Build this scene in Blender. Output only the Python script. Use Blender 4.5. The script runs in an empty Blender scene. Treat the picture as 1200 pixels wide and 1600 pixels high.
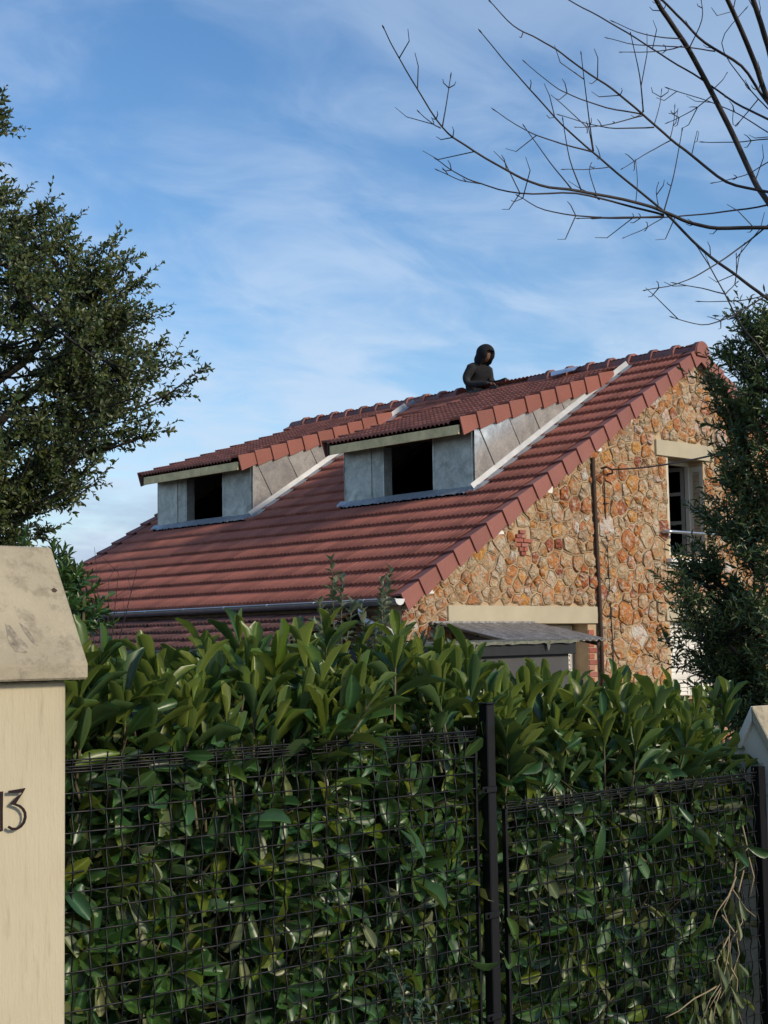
import bpy, bmesh, math, random
import numpy as np
from mathutils import Vector, Matrix, Quaternion

random.seed(7)
rng = np.random.default_rng(11)
scene = bpy.context.scene
COL = scene.collection
PI = math.pi

# ------------------------------------------------------------------ camera
CAM_H = 1.6
YAW, PITCH, ROLL = 0.8194568, 0.0908057, -0.0170017
FPX = 2311.0                                   # focal length in pixels of a 1200 x 1600 picture
_F = np.array([math.cos(YAW) * math.cos(PITCH), math.sin(YAW) * math.cos(PITCH), math.sin(PITCH)])
_R = np.cross(_F, [0, 0, 1.0]); _R /= np.linalg.norm(_R)
_U = np.cross(_R, _F)
_c, _s = math.cos(ROLL), math.sin(ROLL)
CR, CU, CF = _c * _R + _s * _U, -_s * _R + _c * _U, _F
CO = np.array([0, 0, CAM_H])
cam_d = bpy.data.cameras.new('camera')
cam = bpy.data.objects.new('camera', cam_d); COL.objects.link(cam)
mw = Matrix.Identity(4)
for i in range(3):
    mw[i][0], mw[i][1], mw[i][2], mw[i][3] = CR[i], CU[i], -CF[i], CO[i]
cam.matrix_world = mw
cam_d.sensor_fit = 'VERTICAL'; cam_d.sensor_height = 36.0; cam_d.lens = FPX * 36 / 1600
cam_d.clip_start = 0.1; cam_d.clip_end = 6000
scene.camera = cam

# ------------------------------------------------------------------ sky, sun, exposure
SUN_EL = math.radians(25); SUN_H = (0.22, -0.9755)     # horizontal direction towards the sun
SKY_STR = 0.122
world = bpy.data.worlds.new('World'); scene.world = world; world.use_nodes = True
wt = world.node_tree; wn = wt.nodes; wl = wt.links
bg = wn['Background']; bg.inputs['Strength'].default_value = SKY_STR
sky = wn.new('ShaderNodeTexSky'); sky.sky_type = 'NISHITA'; sky.sun_disc = False
sky.sun_elevation = SUN_EL
sky.sun_rotation = math.atan2(SUN_H[0], SUN_H[1])
sky.air_density = 1.0; sky.dust_density = 0.6; sky.ozone_density = 2.2
tc = wn.new('ShaderNodeTexCoord')
sep = wn.new('ShaderNodeSeparateXYZ'); wl.new(tc.outputs['Generated'], sep.inputs[0])


def wmath(op, a, b=None, clamp=False):
    n = wn.new('ShaderNodeMath'); n.operation = op; n.use_clamp = clamp
    for i, v in enumerate((a, b)):
        if v is None: continue
        if isinstance(v, (int, float)): n.inputs[i].default_value = v
        else: wl.new(v, n.inputs[i])
    return n.outputs[0]


def wnoise(vec, scale, detail=6, rough=.55, dist=0.0):
    n = wn.new('ShaderNodeTexNoise'); wl.new(vec, n.inputs['Vector'])
    n.inputs['Scale'].default_value = scale; n.inputs['Detail'].default_value = detail
    n.inputs['Roughness'].default_value = rough; n.inputs['Distortion'].default_value = dist
    return n.outputs[0]


def wramp(v, a, b):
    n = wn.new('ShaderNodeMapRange'); n.interpolation_type = 'SMOOTHSTEP'
    wl.new(v, n.inputs[0]); n.inputs[1].default_value = a; n.inputs[2].default_value = b
    return n.outputs[0]


def wmix(f, a, b):
    n = wn.new('ShaderNodeMix'); n.data_type = 'RGBA'
    for i, v in ((0, f), (6, a), (7, b)):
        if isinstance(v, tuple): n.inputs[i].default_value = v
        elif isinstance(v, (int, float)): n.inputs[i].default_value = v
        else: wl.new(v, n.inputs[i])
    return n.outputs[2]


zc = wmath('MAXIMUM', sep.outputs[2], 0.0)
den = wmath('ADD', zc, 0.16)
comb = wn.new('ShaderNodeCombineXYZ')
wl.new(wmath('DIVIDE', sep.outputs[0], den), comb.inputs[0])
wl.new(wmath('DIVIDE', sep.outputs[1], den), comb.inputs[1])
mp = wn.new('ShaderNodeMapping'); wl.new(comb.outputs[0], mp.inputs[0])
mp.inputs['Rotation'].default_value = (0, 0, math.radians(-52)); mp.inputs['Scale'].default_value = (1.0, 1.55, 1)
cir = wnoise(mp.outputs[0], .85, 6, .5, .3)
cir2 = wnoise(mp.outputs[0], 3.0, 7, .56, .6)
cirrus = wramp(wmath('ADD', wmath('MULTIPLY', cir, .60), wmath('MULTIPLY', cir2, .40)), .40, .60)
lowveil = wramp(zc, .46, .06)                                     # thin veil thickens towards the horizon
veil = wmath('ADD', wmath('MULTIPLY', cirrus, .36), wmath('MULTIPLY', lowveil, wmath('ADD', wmath('MULTIPLY', cirrus, .45), .06)), True)
mp2 = wn.new('ShaderNodeMapping'); wl.new(tc.outputs['Generated'], mp2.inputs[0])
mp2.inputs['Scale'].default_value = (1, 1, 3.4); mp2.inputs['Location'].default_value = (.31, .12, .2)
cum = wnoise(mp2.outputs[0], 3.4, 8, .55, .2)
bank = wmath('MULTIPLY', wramp(cum, .40, .54), wramp(zc, .150, .085))
cshade = wnoise(mp2.outputs[0], 9.0, 5, .6)
K = 1 / SKY_STR
blue = wn.new('ShaderNodeHueSaturation'); wl.new(sky.outputs[0], blue.inputs['Color'])
blue.inputs['Hue'].default_value = .503; blue.inputs['Saturation'].default_value = 1.22; blue.inputs['Value'].default_value = .84
veil = wmath('ADD', veil, wramp(zc, .07, .01), True)
c1 = wmix(veil, blue.outputs[0], (.375 * K, .46 * K, .575 * K, 1))
ccol = wmix(wramp(cshade, .38, .66), (.27 * K, .33 * K, .44 * K, 1), (.42 * K, .49 * K, .58 * K, 1))
c2 = wmix(wmath('MULTIPLY', bank, .8), c1, ccol)
wl.new(c2, bg.inputs['Color'])

sun_d = bpy.data.lights.new('sun', 'SUN'); sun_d.energy = 2.0; sun_d.angle = math.radians(8); sun_d.color = (1.0, .86, .66)
sun = bpy.data.objects.new('sun', sun_d); COL.objects.link(sun)
sd = Vector((SUN_H[0] * math.cos(SUN_EL), SUN_H[1] * math.cos(SUN_EL), math.sin(SUN_EL)))
sun.rotation_euler = sd.to_track_quat('Z', 'Y').to_euler(); sun.location = (12, -14, 14)

scene.view_settings.view_transform = 'Standard'; scene.view_settings.look = 'None'
scene.view_settings.exposure = 0.70; scene.view_settings.gamma = 1.0
scene.view_settings.use_curve_mapping = False
scene.render.engine = 'CYCLES'
scene.cycles.max_bounces = 8; scene.cycles.transparent_max_bounces = 8


# ------------------------------------------------------------------ measuring helpers
def ray(px, py): return CF + CR * (px - 600) / FPX - CU * (py - 800) / FPX


def at(px, py, d): return CO + ray(px, py) * d


def onY(px, py, y):
    r = ray(px, py); return CO + r * (y / r[1])


def project(P):
    P = np.atleast_2d(P) - CO; d = P @ CF
    return np.stack([600 + FPX * (P @ CR) / d, 800 - FPX * (P @ CU) / d, d], 1)


# ------------------------------------------------------------------ material helpers
class Mat:
    def __init__(s, name):
        s.m = bpy.data.materials.new(name); s.m.use_nodes = True
        s.t = s.m.node_tree; s.n = s.t.nodes; s.l = s.t.links
        s.b = s.n['Principled BSDF']; s._pos = None

    def pos(s):
        if s._pos is None: s._pos = s.n.new('ShaderNodeNewGeometry')
        return s._pos.outputs['Position']

    def geo(s): s.pos(); return s._pos

    def put(s, sock, v):
        if v is None: return
        if isinstance(v, (int, float)): sock.default_value = v
        elif isinstance(v, tuple):
            sock.default_value = v if len(v) == len(sock.default_value) else (v + (1,))
        else: s.l.new(v, sock)

    def math(s, op, a, b=None, clamp=False):
        n = s.n.new('ShaderNodeMath'); n.operation = op; n.use_clamp = clamp
        s.put(n.inputs[0], a); s.put(n.inputs[1], b); return n.outputs[0]

    def mapped(s, scale=(1, 1, 1), rot=(0, 0, 0)):
        n = s.n.new('ShaderNodeMapping'); s.l.new(s.pos(), n.inputs[0])
        n.inputs['Scale'].default_value = scale; n.inputs['Rotation'].default_value = rot
        return n.outputs[0]

    def noise(s, scale, detail=5, rough=.55, vec=None, dist=0):
        n = s.n.new('ShaderNodeTexNoise'); s.l.new(vec or s.pos(), n.inputs['Vector'])
        n.inputs['Scale'].default_value = scale; n.inputs['Detail'].default_value = detail
        n.inputs['Roughness'].default_value = rough; n.inputs['Distortion'].default_value = dist
        return n.outputs[0]

    def voro(s, scale, vec=None, feature='F1'):
        n = s.n.new('ShaderNodeTexVoronoi'); n.feature = feature
        s.l.new(vec or s.pos(), n.inputs['Vector']); n.inputs['Scale'].default_value = scale
        return n.outputs['Distance']

    def rng(s, v, a, b, c=0.0, d=1.0):
        n = s.n.new('ShaderNodeMapRange'); s.l.new(v, n.inputs[0])
        for i, x in enumerate((a, b, c, d)): n.inputs[i + 1].default_value = x
        return n.outputs[0]

    def mix(s, f, a, b, mode='MIX'):
        n = s.n.new('ShaderNodeMix'); n.data_type = 'RGBA'; n.blend_type = mode
        s.put(n.inputs[0], f); s.put(n.inputs[6], a); s.put(n.inputs[7], b); return n.outputs[2]

    def ramp(s, v, stops, interp='LINEAR'):
        n = s.n.new('ShaderNodeValToRGB'); s.l.new(v, n.inputs[0]); r = n.color_ramp; r.interpolation = interp
        while len(r.elements) > 1: r.elements.remove(r.elements[-1])
        r.elements[0].position = stops[0][0]; r.elements[0].color = stops[0][1] + (1,)
        for p, c in stops[1:]:
            e = r.elements.new(p); e.color = c + (1,)
        return n.outputs[0]

    def rand(s):
        o = s.n.new('ShaderNodeObjectInfo')
        return s.math('FRACT', s.math('ADD', o.outputs['Random'], s.geo().outputs['Random Per Island']))

    def vary(s, col, amount, v=None):
        """col times 1 +- amount by the piece's own random number"""
        r = v or s.rand()
        f = s.rng(r, 0, 1, 1 - amount, 1 + amount)
        n = s.n.new('ShaderNodeVectorMath'); n.operation = 'SCALE'
        s.put(n.inputs[0], col[:3] if isinstance(col, tuple) else col); s.l.new(f, n.inputs['Scale']); return n.outputs[0]

    def bump(s, h, strength=.5, dist=.02):
        n = s.n.new('ShaderNodeBump'); s.l.new(h, n.inputs['Height'])
        n.inputs['Strength'].default_value = strength; n.inputs['Distance'].default_value = dist
        s.l.new(n.outputs[0], s.b.inputs['Normal']); return n

    def done(s, color=None, rough=.6, metal=0.0, spec=None):
        s.put(s.b.inputs['Base Color'], color); s.put(s.b.inputs['Roughness'], rough); s.put(s.b.inputs['Metallic'], metal)
        if spec is not None: s.b.inputs['Specular IOR Level'].default_value = spec
        return s.m


def m_tile(name, col, var=.22, moss=0.0, rough=.62):
    m = Mat(name)
    c = m.vary(col, var)
    w = m.noise(3.1, 6, .6)
    c = m.mix(m.rng(w, .42, .75, 0, .34), c, tuple(x * .62 for x in col))
    g = m.noise(45, 4, .6)
    c = m.mix(m.rng(g, .55, .8, 0, .35), c, (.36, .24, .2))
    if moss > 0:
        ms = m.noise(9, 6, .65)
        c = m.mix(m.rng(ms, .5, .62, 0, moss), c, (.055, .05, .035))
    m.bump(m.noise(130, 4, .6), .35, .004)
    return m.done(c, rough, 0, .35)


def m_zinc(name, base, dark, rough, ph=0.0, metal=.88):
    m = Mat(name)
    a = m.noise(3.2, 6, .62, m.mapped((1, 1, 1.0), (0, .3 + ph, 0)), 1.2)
    b = m.noise(14, 5, .65, None, 2.0)
    t = m.math('ADD', m.math('MULTIPLY', a, .62), m.math('MULTIPLY', b, .38))
    r = m.rand()
    c = m.mix(m.rng(t, .38, .62), m.vary(dark, .12, r), m.vary(base, .1, r))
    st = m.noise(60, 3, .7, m.mapped((1, 1, .12)))
    c = m.mix(m.rng(st, .55, .8, 0, .25), c, base)
    m.bump(m.noise(5, 3, .5), .06, .02)
    return m.done(c, m.rng(t, .35, .65, rough + .14, rough), metal)


def m_leaf(name, cols, rough=.35, trans=.22, under=(.16, .2, .1), spec=.5, vein=True):
    m = Mat(name)
    r = m.rand()
    k = len(cols) - 1
    c = m.ramp(r, [(i / k, cols[i]) for i in range(k + 1)])
    n = m.noise(24, 3, .5)
    c = m.mix(m.rng(n, .4, .7, 0, .35), c, tuple(x * .6 for x in cols[0]))
    c = m.mix(m.math('MULTIPLY', m.geo().outputs['Backfacing'], .6), c, under)
    if vein:
        av = m.n.new('ShaderNodeAttribute'); av.attribute_name = 'rib'
        c = m.mix(m.math('MULTIPLY', m.math('POWER', av.outputs['Fac'], 9.0), .62), c, tuple(min(.5, x * 2.6 + .05) for x in cols[1]))
    m.put(m.b.inputs['Base Color'], c); m.b.inputs['Roughness'].default_value = rough
    m.b.inputs['Specular IOR Level'].default_value = spec
    tr = m.n.new('ShaderNodeBsdfTranslucent'); m.l.new(m.mix(.5, c, (.25, .32, .04)), tr.inputs[0])
    mx = m.n.new('ShaderNodeMixShader'); mx.inputs[0].default_value = trans
    m.l.new(m.b.outputs[0], mx.inputs[1]); m.l.new(tr.outputs[0], mx.inputs[2])
    m.l.new(mx.outputs[0], m.n['Material Output'].inputs[0])
    return m.m


def m_plain(name, col, rough=.6, metal=0.0, var=.1, nscale=8, bump=0.0, bscale=60, spec=.4, dirt=None):
    m = Mat(name)
    n = m.noise(nscale, 6, .6)
    f = m.rng(n, .3, .7, 1 - var, 1 + var)
    v = m.n.new('ShaderNodeVectorMath'); v.operation = 'SCALE'; v.inputs[0].default_value = col; m.l.new(f, v.inputs['Scale'])
    c = v.outputs[0]
    if dirt:
        d = m.noise(nscale * 2.3, 6, .65)
        c = m.mix(m.rng(d, .5, .72, 0, .6), c, dirt)
    if bump: m.bump(m.noise(bscale, 5, .6), bump, .006)
    return m.done(c, rough, metal, spec)


MT = {}
MT['tile'] = m_tile('roof_tile_red', (.358, .124, .083), .20)
MT['verge'] = m_tile('verge_tile_red', (.270, .100, .078), .10)
MT['newtile'] = m_tile('new_tile_orange', (.262, .093, .068), .16)
MT['oldtile'] = m_tile('old_tile_brown', (.20, .085, .068), .3, .75, .8)
MT['ridge'] = m_tile('ridge_tile_brown', (.24, .095, .08), .2, .35)
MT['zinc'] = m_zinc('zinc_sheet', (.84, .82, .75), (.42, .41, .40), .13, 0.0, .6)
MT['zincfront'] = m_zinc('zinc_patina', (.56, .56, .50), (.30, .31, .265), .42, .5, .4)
MT['zincsill'] = m_zinc('zinc_flashing', (.60, .62, .63), (.42, .43, .44), .5, .9)
MT['zincdull'] = m_plain('dull_zinc_strip', (.34, .35, .36), .5, .35, .15, 6)
MT['gutter'] = m_plain('gutter_zinc', (.42, .45, .48), .3, .8, .15, 4)
MT['pipe'] = m_plain('pipe_white', (.72, .72, .7), .35, .2, .08)
MT['timber'] = m_plain('pale_timber', (.78, .61, .30), .7, 0, .25, 5, .2, 40)
MT['timberdark'] = m_plain('dark_timber', (.05, .03, .02), .8, 0, .3, 6)
MT['lintel'] = m_plain('painted_lintel', (.43, .375, .265), .8, 0, .08, 3, .15, 50)
MT['cream'] = m_plain('cream_paint', (.56, .50, .39), .55, 0, .06, 4)
MT['casement'] = m_plain('grey_casement', (.22, .20, .17), .5, 0, .06, 4)
MT['creamwhite'] = m_plain('white_paint', (.72, .69, .62), .5, 0, .06, 4)
MT['sillwhite'] = m_plain('white_sill', (.75, .73, .68), .6, 0, .1, 6)
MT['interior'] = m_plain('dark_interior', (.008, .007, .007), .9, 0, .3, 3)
MT['deck'] = m_plain('roof_underlay', (.02, .014, .012), .9, 0, .3, 3)
MT['black'] = m_plain('black_painted_metal', (.005, .005, .006), .45, 0, .2, 20, 0, 60, .3)
MT['wire'] = m_plain('black_wire', (.006, .006, .007), .42, 0, .2, 30, 0, 60, .35)
MT['cable'] = m_plain('black_cable', (.012, .012, .012), .6, 0, .1)
MT['bitumen'] = m_plain('black_fascia', (.012, .013, .015), .55, 0, .3, 9, .2, 30)
MT['shedwall'] = m_plain('shaded_grey_render', (.075, .075, .078), .85, 0, .12, 3, .2, 40)  # shade put into the base colour so the shed front reads shadowed
MT['moss'] = m_plain('mossy_edge', (.16, .165, .13), .9, 0, .4, 25, .5, 60, .2, (.05, .05, .03))
MT['bark'] = m_plain('grey_brown_bark', (.038, .029, .024), .8, 0, .3, 14, .4, 60)
MT['twig'] = m_plain('red_brown_twig', (.022, .014, .014), .6, 0, .3, 14)
MT['darkbark'] = m_plain('dark_bark', (.022, .018, .014), .9, 0, .3, 12, .4, 60)
MT['stem'] = m_plain('green_brown_stem', (.10, .085, .045), .7, 0, .3, 14)
MT['drystem'] = m_plain('dry_stem', (.27, .215, .13), .8, 0, .25, 20, .3, 80)
MT['paling'] = m_plain('white_render', (.66, .62, .53), .85, 0, .10, 2.5, .25, 45, .3, (.36, .35, .31))
MT['asphalt'] = m_plain('asphalt', (.05, .05, .052), .9, 0, .2, 6, .4, 200)
MT['pavement'] = m_plain('pavement', (.22, .215, .2), .9, 0, .15, 5, .3, 120)
MT['kerb'] = m_plain('kerb_stone', (.3, .29, .27), .85, 0, .15, 5, .3, 120)
MT['earth'] = m_plain('garden_earth', (.060, .062, .030), .95, 0, .4, 1.2, .5, 30)
MT['sidewall'] = m_plain('side_wall', (.22, .15, .09), .9, 0, .35, 5, .6, 20)
MT['digit'] = m_plain('dark_metal_digit', (.022, .010, .012), .4, .5, .1)
MT['jacket'] = m_plain('black_jacket', (.007, .007, .008), .9, 0, .5, 14, .8, 16)
MT['sleeve'] = m_plain('grey_sleeve', (.022, .022, .023), .9, 0, .4, 14, .8, 16)
MT['trouser'] = m_plain('grey_trousers', (.075, .065, .055), .9, 0, .4, 25)
MT['skin'] = m_plain('skin', (.15, .075, .048), .5, 0, .06, 20)
MT['lead'] = m_plain('grey_mortar_patch', (.17, .17, .175), .7, .1, .2, 14, .4, 50)
MT['foil'] = m_plain('silver_foil', (.62, .65, .7), .25, .7, .1, 14)


def m_stone():
    m = Mat('meuliere_stone')
    r = m.rand()
    base = m.ramp(r, [(0, (.44, .32, .185)), (.14, (.50, .38, .235)), (.27, (.40, .27, .145)), (.38, (.46, .20, .065)),
                      (.46, (.55, .29, .085)), (.54, (.33, .235, .15)), (.62, (.40, .155, .065)), (.67, (.28, .085, .05)),
                      (.73, (.46, .35, .22)), (.84, (.52, .43, .31)), (.93, (.58, .53, .47)), (1.0, (.35, .28, .215))], 'CONSTANT')
    a = m.noise(7.5, 6, .62, None, .6)
    c = m.mix(m.rng(a, .46, .60, 0, .78), base, (.50, .17, .038))
    b = m.noise(11.5, 6, .65, m.mapped((1, 1, 1.3), (.4, .2, .1)))
    c = m.mix(m.rng(b, .50, .62, 0, .8), c, (.56, .48, .37))
    d = m.noise(30, 5, .7)
    c = m.mix(m.rng(d, .53, .68, 0, .62), c, (.13, .06, .03))
    m.bump(m.math('ADD', m.noise(16, 7, .7), m.math('MULTIPLY', m.voro(22), .35)), 1.0, .045)
    return m.done(c, .82, 0, .3)


MT['stone'] = m_stone()


def m_mortar():
    m = Mat('cream_mortar')
    a = m.noise(7, 6, .6)
    c = m.mix(m.rng(a, .35, .7), (.50, .38, .245), (.40, .28, .165))
    m.bump(m.noise(60, 6, .7), .6, .012)
    return m.done(c, .9, 0, .2)


MT['mortar'] = m_mortar()


def m_brick():
    m = Mat('red_brick')
    c = m.ramp(m.rand(), [(0, (.30, .085, .055)), (.4, (.37, .12, .08)), (.7, (.24, .06, .05)), (1, (.42, .2, .15))])
    c = m.mix(m.rng(m.noise(30, 5, .6), .5, .75, 0, .5), c, (.4, .3, .22))
    m.bump(m.noise(70, 5, .6), .5, .008)
    return m.done(c, .85, 0, .25)


MT['brick'] = m_brick()


def m_stucco():
    m = Mat('cream_streaked_render')
    v = m.mapped((1, 1, .09))
    s1 = m.noise(55, 5, .62, v); s2 = m.noise(150, 4, .6, m.mapped((1, 1, .16)))
    p = m.noise(1.7, 4, .5)
    c = m.mix(m.rng(p, .35, .7), (.50, .445, .315), (.445, .385, .265))
    c = m.mix(m.rng(s1, .56, .74, 0, .5), c, (.30, .25, .165))
    dr_ = m.noise(30, 5, .6, m.mapped((1, 1, .03))); sz = m.n.new('ShaderNodeSeparateXYZ'); m.l.new(m.pos(), sz.inputs[0])
    c = m.mix(m.math('MULTIPLY', m.rng(dr_, .5, .75, 0, .6), m.rng(sz.outputs[2], 1.2, 1.53, 0, 1)), c, (.27, .225, .15))
    c = m.mix(m.rng(m.noise(4, 6, .7), .56, .75, 0, .25), c, (.46, .35, .25))
    m.bump(m.math('ADD', m.math('MULTIPLY', s1, .9), m.math('MULTIPLY', s2, .5)), .55, .010)
    return m.done(c, .85, 0, .25)


MT['stucco'] = m_stucco()


def m_cap():
    m = Mat('weathered_cast_stone')
    a = m.noise(3.3, 7, .65); b = m.noise(17, 6, .7); d = m.noise(70, 4, .7)
    c = m.mix(m.rng(a, .35, .68), (.40, .35, .25), (.31, .27, .195))
    c = m.mix(m.rng(b, .50, .66, 0, .7), c, (.185, .155, .11))
    c = m.mix(m.rng(d, .6, .75, 0, .5), c, (.50, .46, .37))
    e = m.noise(6.5, 6, .7, m.mapped((1, 1, 1), (.5, .3, .8)))
    c = m.mix(m.rng(e, .6, .7, 0, .65), c, (.15, .13, .10))
    m.bump(m.math('ADD', b, m.math('MULTIPLY', d, .6)), .6, .010)
    return m.done(c, .9, 0, .2)


MT['cap'] = m_cap()
MT['capdark'] = m_plain('dark_coping_stone', (.25, .215, .16), .95, 0, .5, 60, .5, 120)  # darker rough stone of the coping scar patches
MT['cappale'] = m_plain('pale_bare_stone', (.36, .32, .25), .95, 0, .3, 60, .5, 120)


def m_sheet():
    m = Mat('weathered_corrugated_sheet')
    s = m.noise(9, 5, .6, m.mapped((3.0, .5, 1)))
    c = m.mix(m.rng(s, .35, .65), (.34, .33, .31), (.16, .15, .14))
    c = m.mix(m.rng(m.noise(30, 5, .7), .52, .7, 0, .6), c, (.52, .5, .47))
    return m.done(c, .55, .25)


MT['sheet'] = m_sheet()


def m_glass():
    m = Mat('window_glass')
    m.b.inputs['Transmission Weight'].default_value = 1.0; m.b.inputs['IOR'].default_value = 1.45
    return m.done((.8, .85, .85), .03)


MT['glass'] = m_glass()
MT['laurel'] = m_leaf('laurel_leaf', [(.018, .054, .012), (.028, .082, .016), (.046, .104, .018), (.018, .068, .028), (.060, .108, .020)], .34, .16, (.075, .115, .040), .45)
MT['young'] = m_leaf('laurel_young_leaf', [(.070, .128, .012), (.100, .152, .014), (.145, .168, .018), (.055, .118, .018), (.120, .145, .014)], .34, .30, (.13, .165, .04), .45)
MT['wilted'] = m_leaf('wilted_leaf', [(.060, .095, .035), (.13, .155, .055), (.05, .085, .035), (.18, .18, .075), (.08, .105, .05)], .42, .15, (.20, .21, .12), .4)
MT['oakleaf'] = m_leaf('holm_leaf', [(.030, .056, .016), (.058, .082, .020), (.095, .102, .022), (.036, .066, .026)], .38, .16, (.07, .08, .045), .45)
MT['bayleaf'] = m_leaf('narrow_leaf', [(.030, .060, .016), (.055, .092, .022), (.038, .076, .028), (.080, .105, .026)], .34, .16, (.09, .115, .05), .5)
MT['greyleaf'] = m_leaf('grey_green_leaf', [(.055, .08, .045), (.075, .10, .055), (.10, .115, .05), (.05, .085, .06)], .42, .18, (.2, .22, .16), .4)
MT['blueleaf'] = m_leaf('blue_green_leaf', [(.028, .062, .045), (.040, .08, .055), (.05, .085, .05)], .4, .12, (.09, .12, .09), .45)


# ------------------------------------------------------------------ object helpers
def tag(o, label=None, cat=None, group=None, kind=None):
    if label: o['label'] = label
    if cat: o['category'] = cat
    if group: o['group'] = group
    if kind: o['kind'] = kind
    return o


ROOT = {}


def thing(name, loc, label, cat, group=None):
    o = bpy.data.objects.new(name, None); COL.objects.link(o); o.location = loc; o.empty_display_size = .2
    ROOT[o.name] = np.array(loc, float)
    return tag(o, label, cat, group)


def base_of(parent):
    p = parent
    while p is not None and p.name not in ROOT: p = p.parent
    return ROOT[p.name] if p is not None else np.zeros(3)


def link(name, mesh, parent=None):
    o = bpy.data.objects.new(name, mesh); COL.objects.link(o)
    if parent is not None: o.parent = parent
    return o


def np_mesh(name, V, Fq, mat, smooth=False, rib=False):
    """V (n,3); Fq (m,3) or (m,4) integer array"""
    V = np.asarray(V, np.float32); Fq = np.asarray(Fq, np.int32)
    me = bpy.data.meshes.new(name)
    k = Fq.shape[1]
    me.vertices.add(len(V)); me.vertices.foreach_set('co', V.ravel())
    me.loops.add(Fq.size); me.loops.foreach_set('vertex_index', Fq.ravel())
    me.polygons.add(len(Fq)); me.polygons.foreach_set('loop_start', np.arange(0, Fq.size, k, dtype=np.int32))
    me.polygons.foreach_set('loop_total', np.full(len(Fq), k, np.int32))
    if smooth: me.polygons.foreach_set('use_smooth', np.ones(len(Fq), bool))
    me.update(calc_edges=True); me.validate()
    if rib:
        at_ = me.attributes.new('rib', 'FLOAT', 'POINT'); at_.data.foreach_set('value', (np.arange(len(V)) % 3 == 1).astype(np.float32))
    me.materials.append(mat); return me


class MB:
    """collects shapes in world coordinates; build() makes one mesh object, local to its thing"""

    def __init__(s): s.v, s.f = [], []

    def add(s, V, F):
        n = len(s.v); s.v += [tuple(map(float, p)) for p in V]; s.f += [tuple(n + i for i in f) for f in F]; return s

    def box(s, a, b):
        (x0, y0, z0), (x1, y1, z1) = a, b
        return s.add([(x0, y0, z0), (x1, y0, z0), (x1, y1, z0), (x0, y1, z0), (x0, y0, z1), (x1, y0, z1), (x1, y1, z1), (x0, y1, z1)],
                     [(0, 3, 2, 1), (4, 5, 6, 7), (0, 1, 5, 4), (1, 2, 6, 5), (2, 3, 7, 6), (3, 0, 4, 7)])

    def prism(s, poly, axis, a, b):
        """poly of 2-D points extruded from a to b along axis (0 x, 1 y, 2 z)"""
        def p3(p, t):
            if axis == 1: return (p[0], t, p[1])
            if axis == 0: return (t, p[0], p[1])
            return (p[0], p[1], t)
        n = len(poly)
        V = [p3(p, a) for p in poly] + [p3(p, b) for p in poly]
        F = [tuple(range(n))[::-1], tuple(range(n, 2 * n))] + [(i, (i + 1) % n, n + (i + 1) % n, n + i) for i in range(n)]
        return s.add(V, F)

    def tube(s, pts, rad, sides=6, cap=True):
        pts = [Vector(p) for p in pts]; n = len(pts)
        if isinstance(rad, (int, float)): rad = [rad] * n
        prev = None; V = []
        for i, p in enumerate(pts):
            t = (pts[min(i + 1, n - 1)] - pts[max(i - 1, 0)])
            t = t.normalized() if t.length > 1e-9 else Vector((0, 0, 1))
            if prev is None:
                u = t.orthogonal().normalized()
            else:
                u = prev - t * prev.dot(t); u = u.normalized() if u.length > 1e-6 else t.orthogonal().normalized()
            prev = u; w = t.cross(u)
            for k in range(sides):
                a = 2 * PI * k / sides
                V.append(p + (u * math.cos(a) + w * math.sin(a)) * rad[i])
        F = []
        for i in range(n - 1):
            for k in range(sides):
                k2 = (k + 1) % sides
                F.append((i * sides + k, i * sides + k2, (i + 1) * sides + k2, (i + 1) * sides + k))
        if cap: F += [tuple(range(sides))[::-1], tuple(range((n - 1) * sides, n * sides))]
        return s.add(V, F)

    def build(s, name, mat, parent=None, smooth=False, bevel=0.0, kind=None):
        o0 = base_of(parent)
        me = bpy.data.meshes.new(name)
        me.from_pydata([(x - o0[0], y - o0[1], z - o0[2]) for x, y, z in s.v], [], s.f)
        bm = bmesh.new(); bm.from_mesh(me)
        if bevel:
            bmesh.ops.bevel(bm, geom=bm.edges[:], offset=bevel, segments=1, affect='EDGES', clamp_overlap=True)
        bmesh.ops.recalc_face_normals(bm, faces=bm.faces[:])
        bm.to_mesh(me); bm.free()
        if smooth: me.polygons.foreach_set('use_smooth', np.ones(len(me.polygons), bool))
        me.materials.append(mat); me.update()
        o = link(name, me, parent)
        if kind: o['kind'] = kind
        return o


def inst(name, mesh, parent, M):
    """a piece that shares mesh data; M is its world matrix"""
    o = link(name, mesh, parent)
    b = base_of(parent)
    o.matrix_local = Matrix.Translation((-b[0], -b[1], -b[2])) @ M
    return o


def bake(name, mesh_parts, mat, parent, smooth=False, rib=False):
    """many copies of a template (V,F,list of 4x4) joined into one stuff part"""
    VV, FF, off = [], [], 0
    for V, F, Ms in mesh_parts:
        if len(Ms) == 0: continue
        V = np.asarray(V, float); F = np.asarray(F, int)
        Ms = np.asarray(Ms)
        W = np.einsum('nij,vj->nvi', Ms[:, :3, :3], V) + Ms[:, None, :3, 3]
        n = len(Ms)
        VV.append(W.reshape(-1, 3)); FF.append((F[None] + (np.arange(n) * len(V))[:, None, None] + off).reshape(-1, F.shape[1])); off += n * len(V)
    if not VV: return None
    me = np_mesh(name, np.concatenate(VV) - base_of(parent), np.concatenate(FF), mat, smooth, rib)
    o = link(name, me, parent); o['kind'] = 'stuff'; return o


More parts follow.
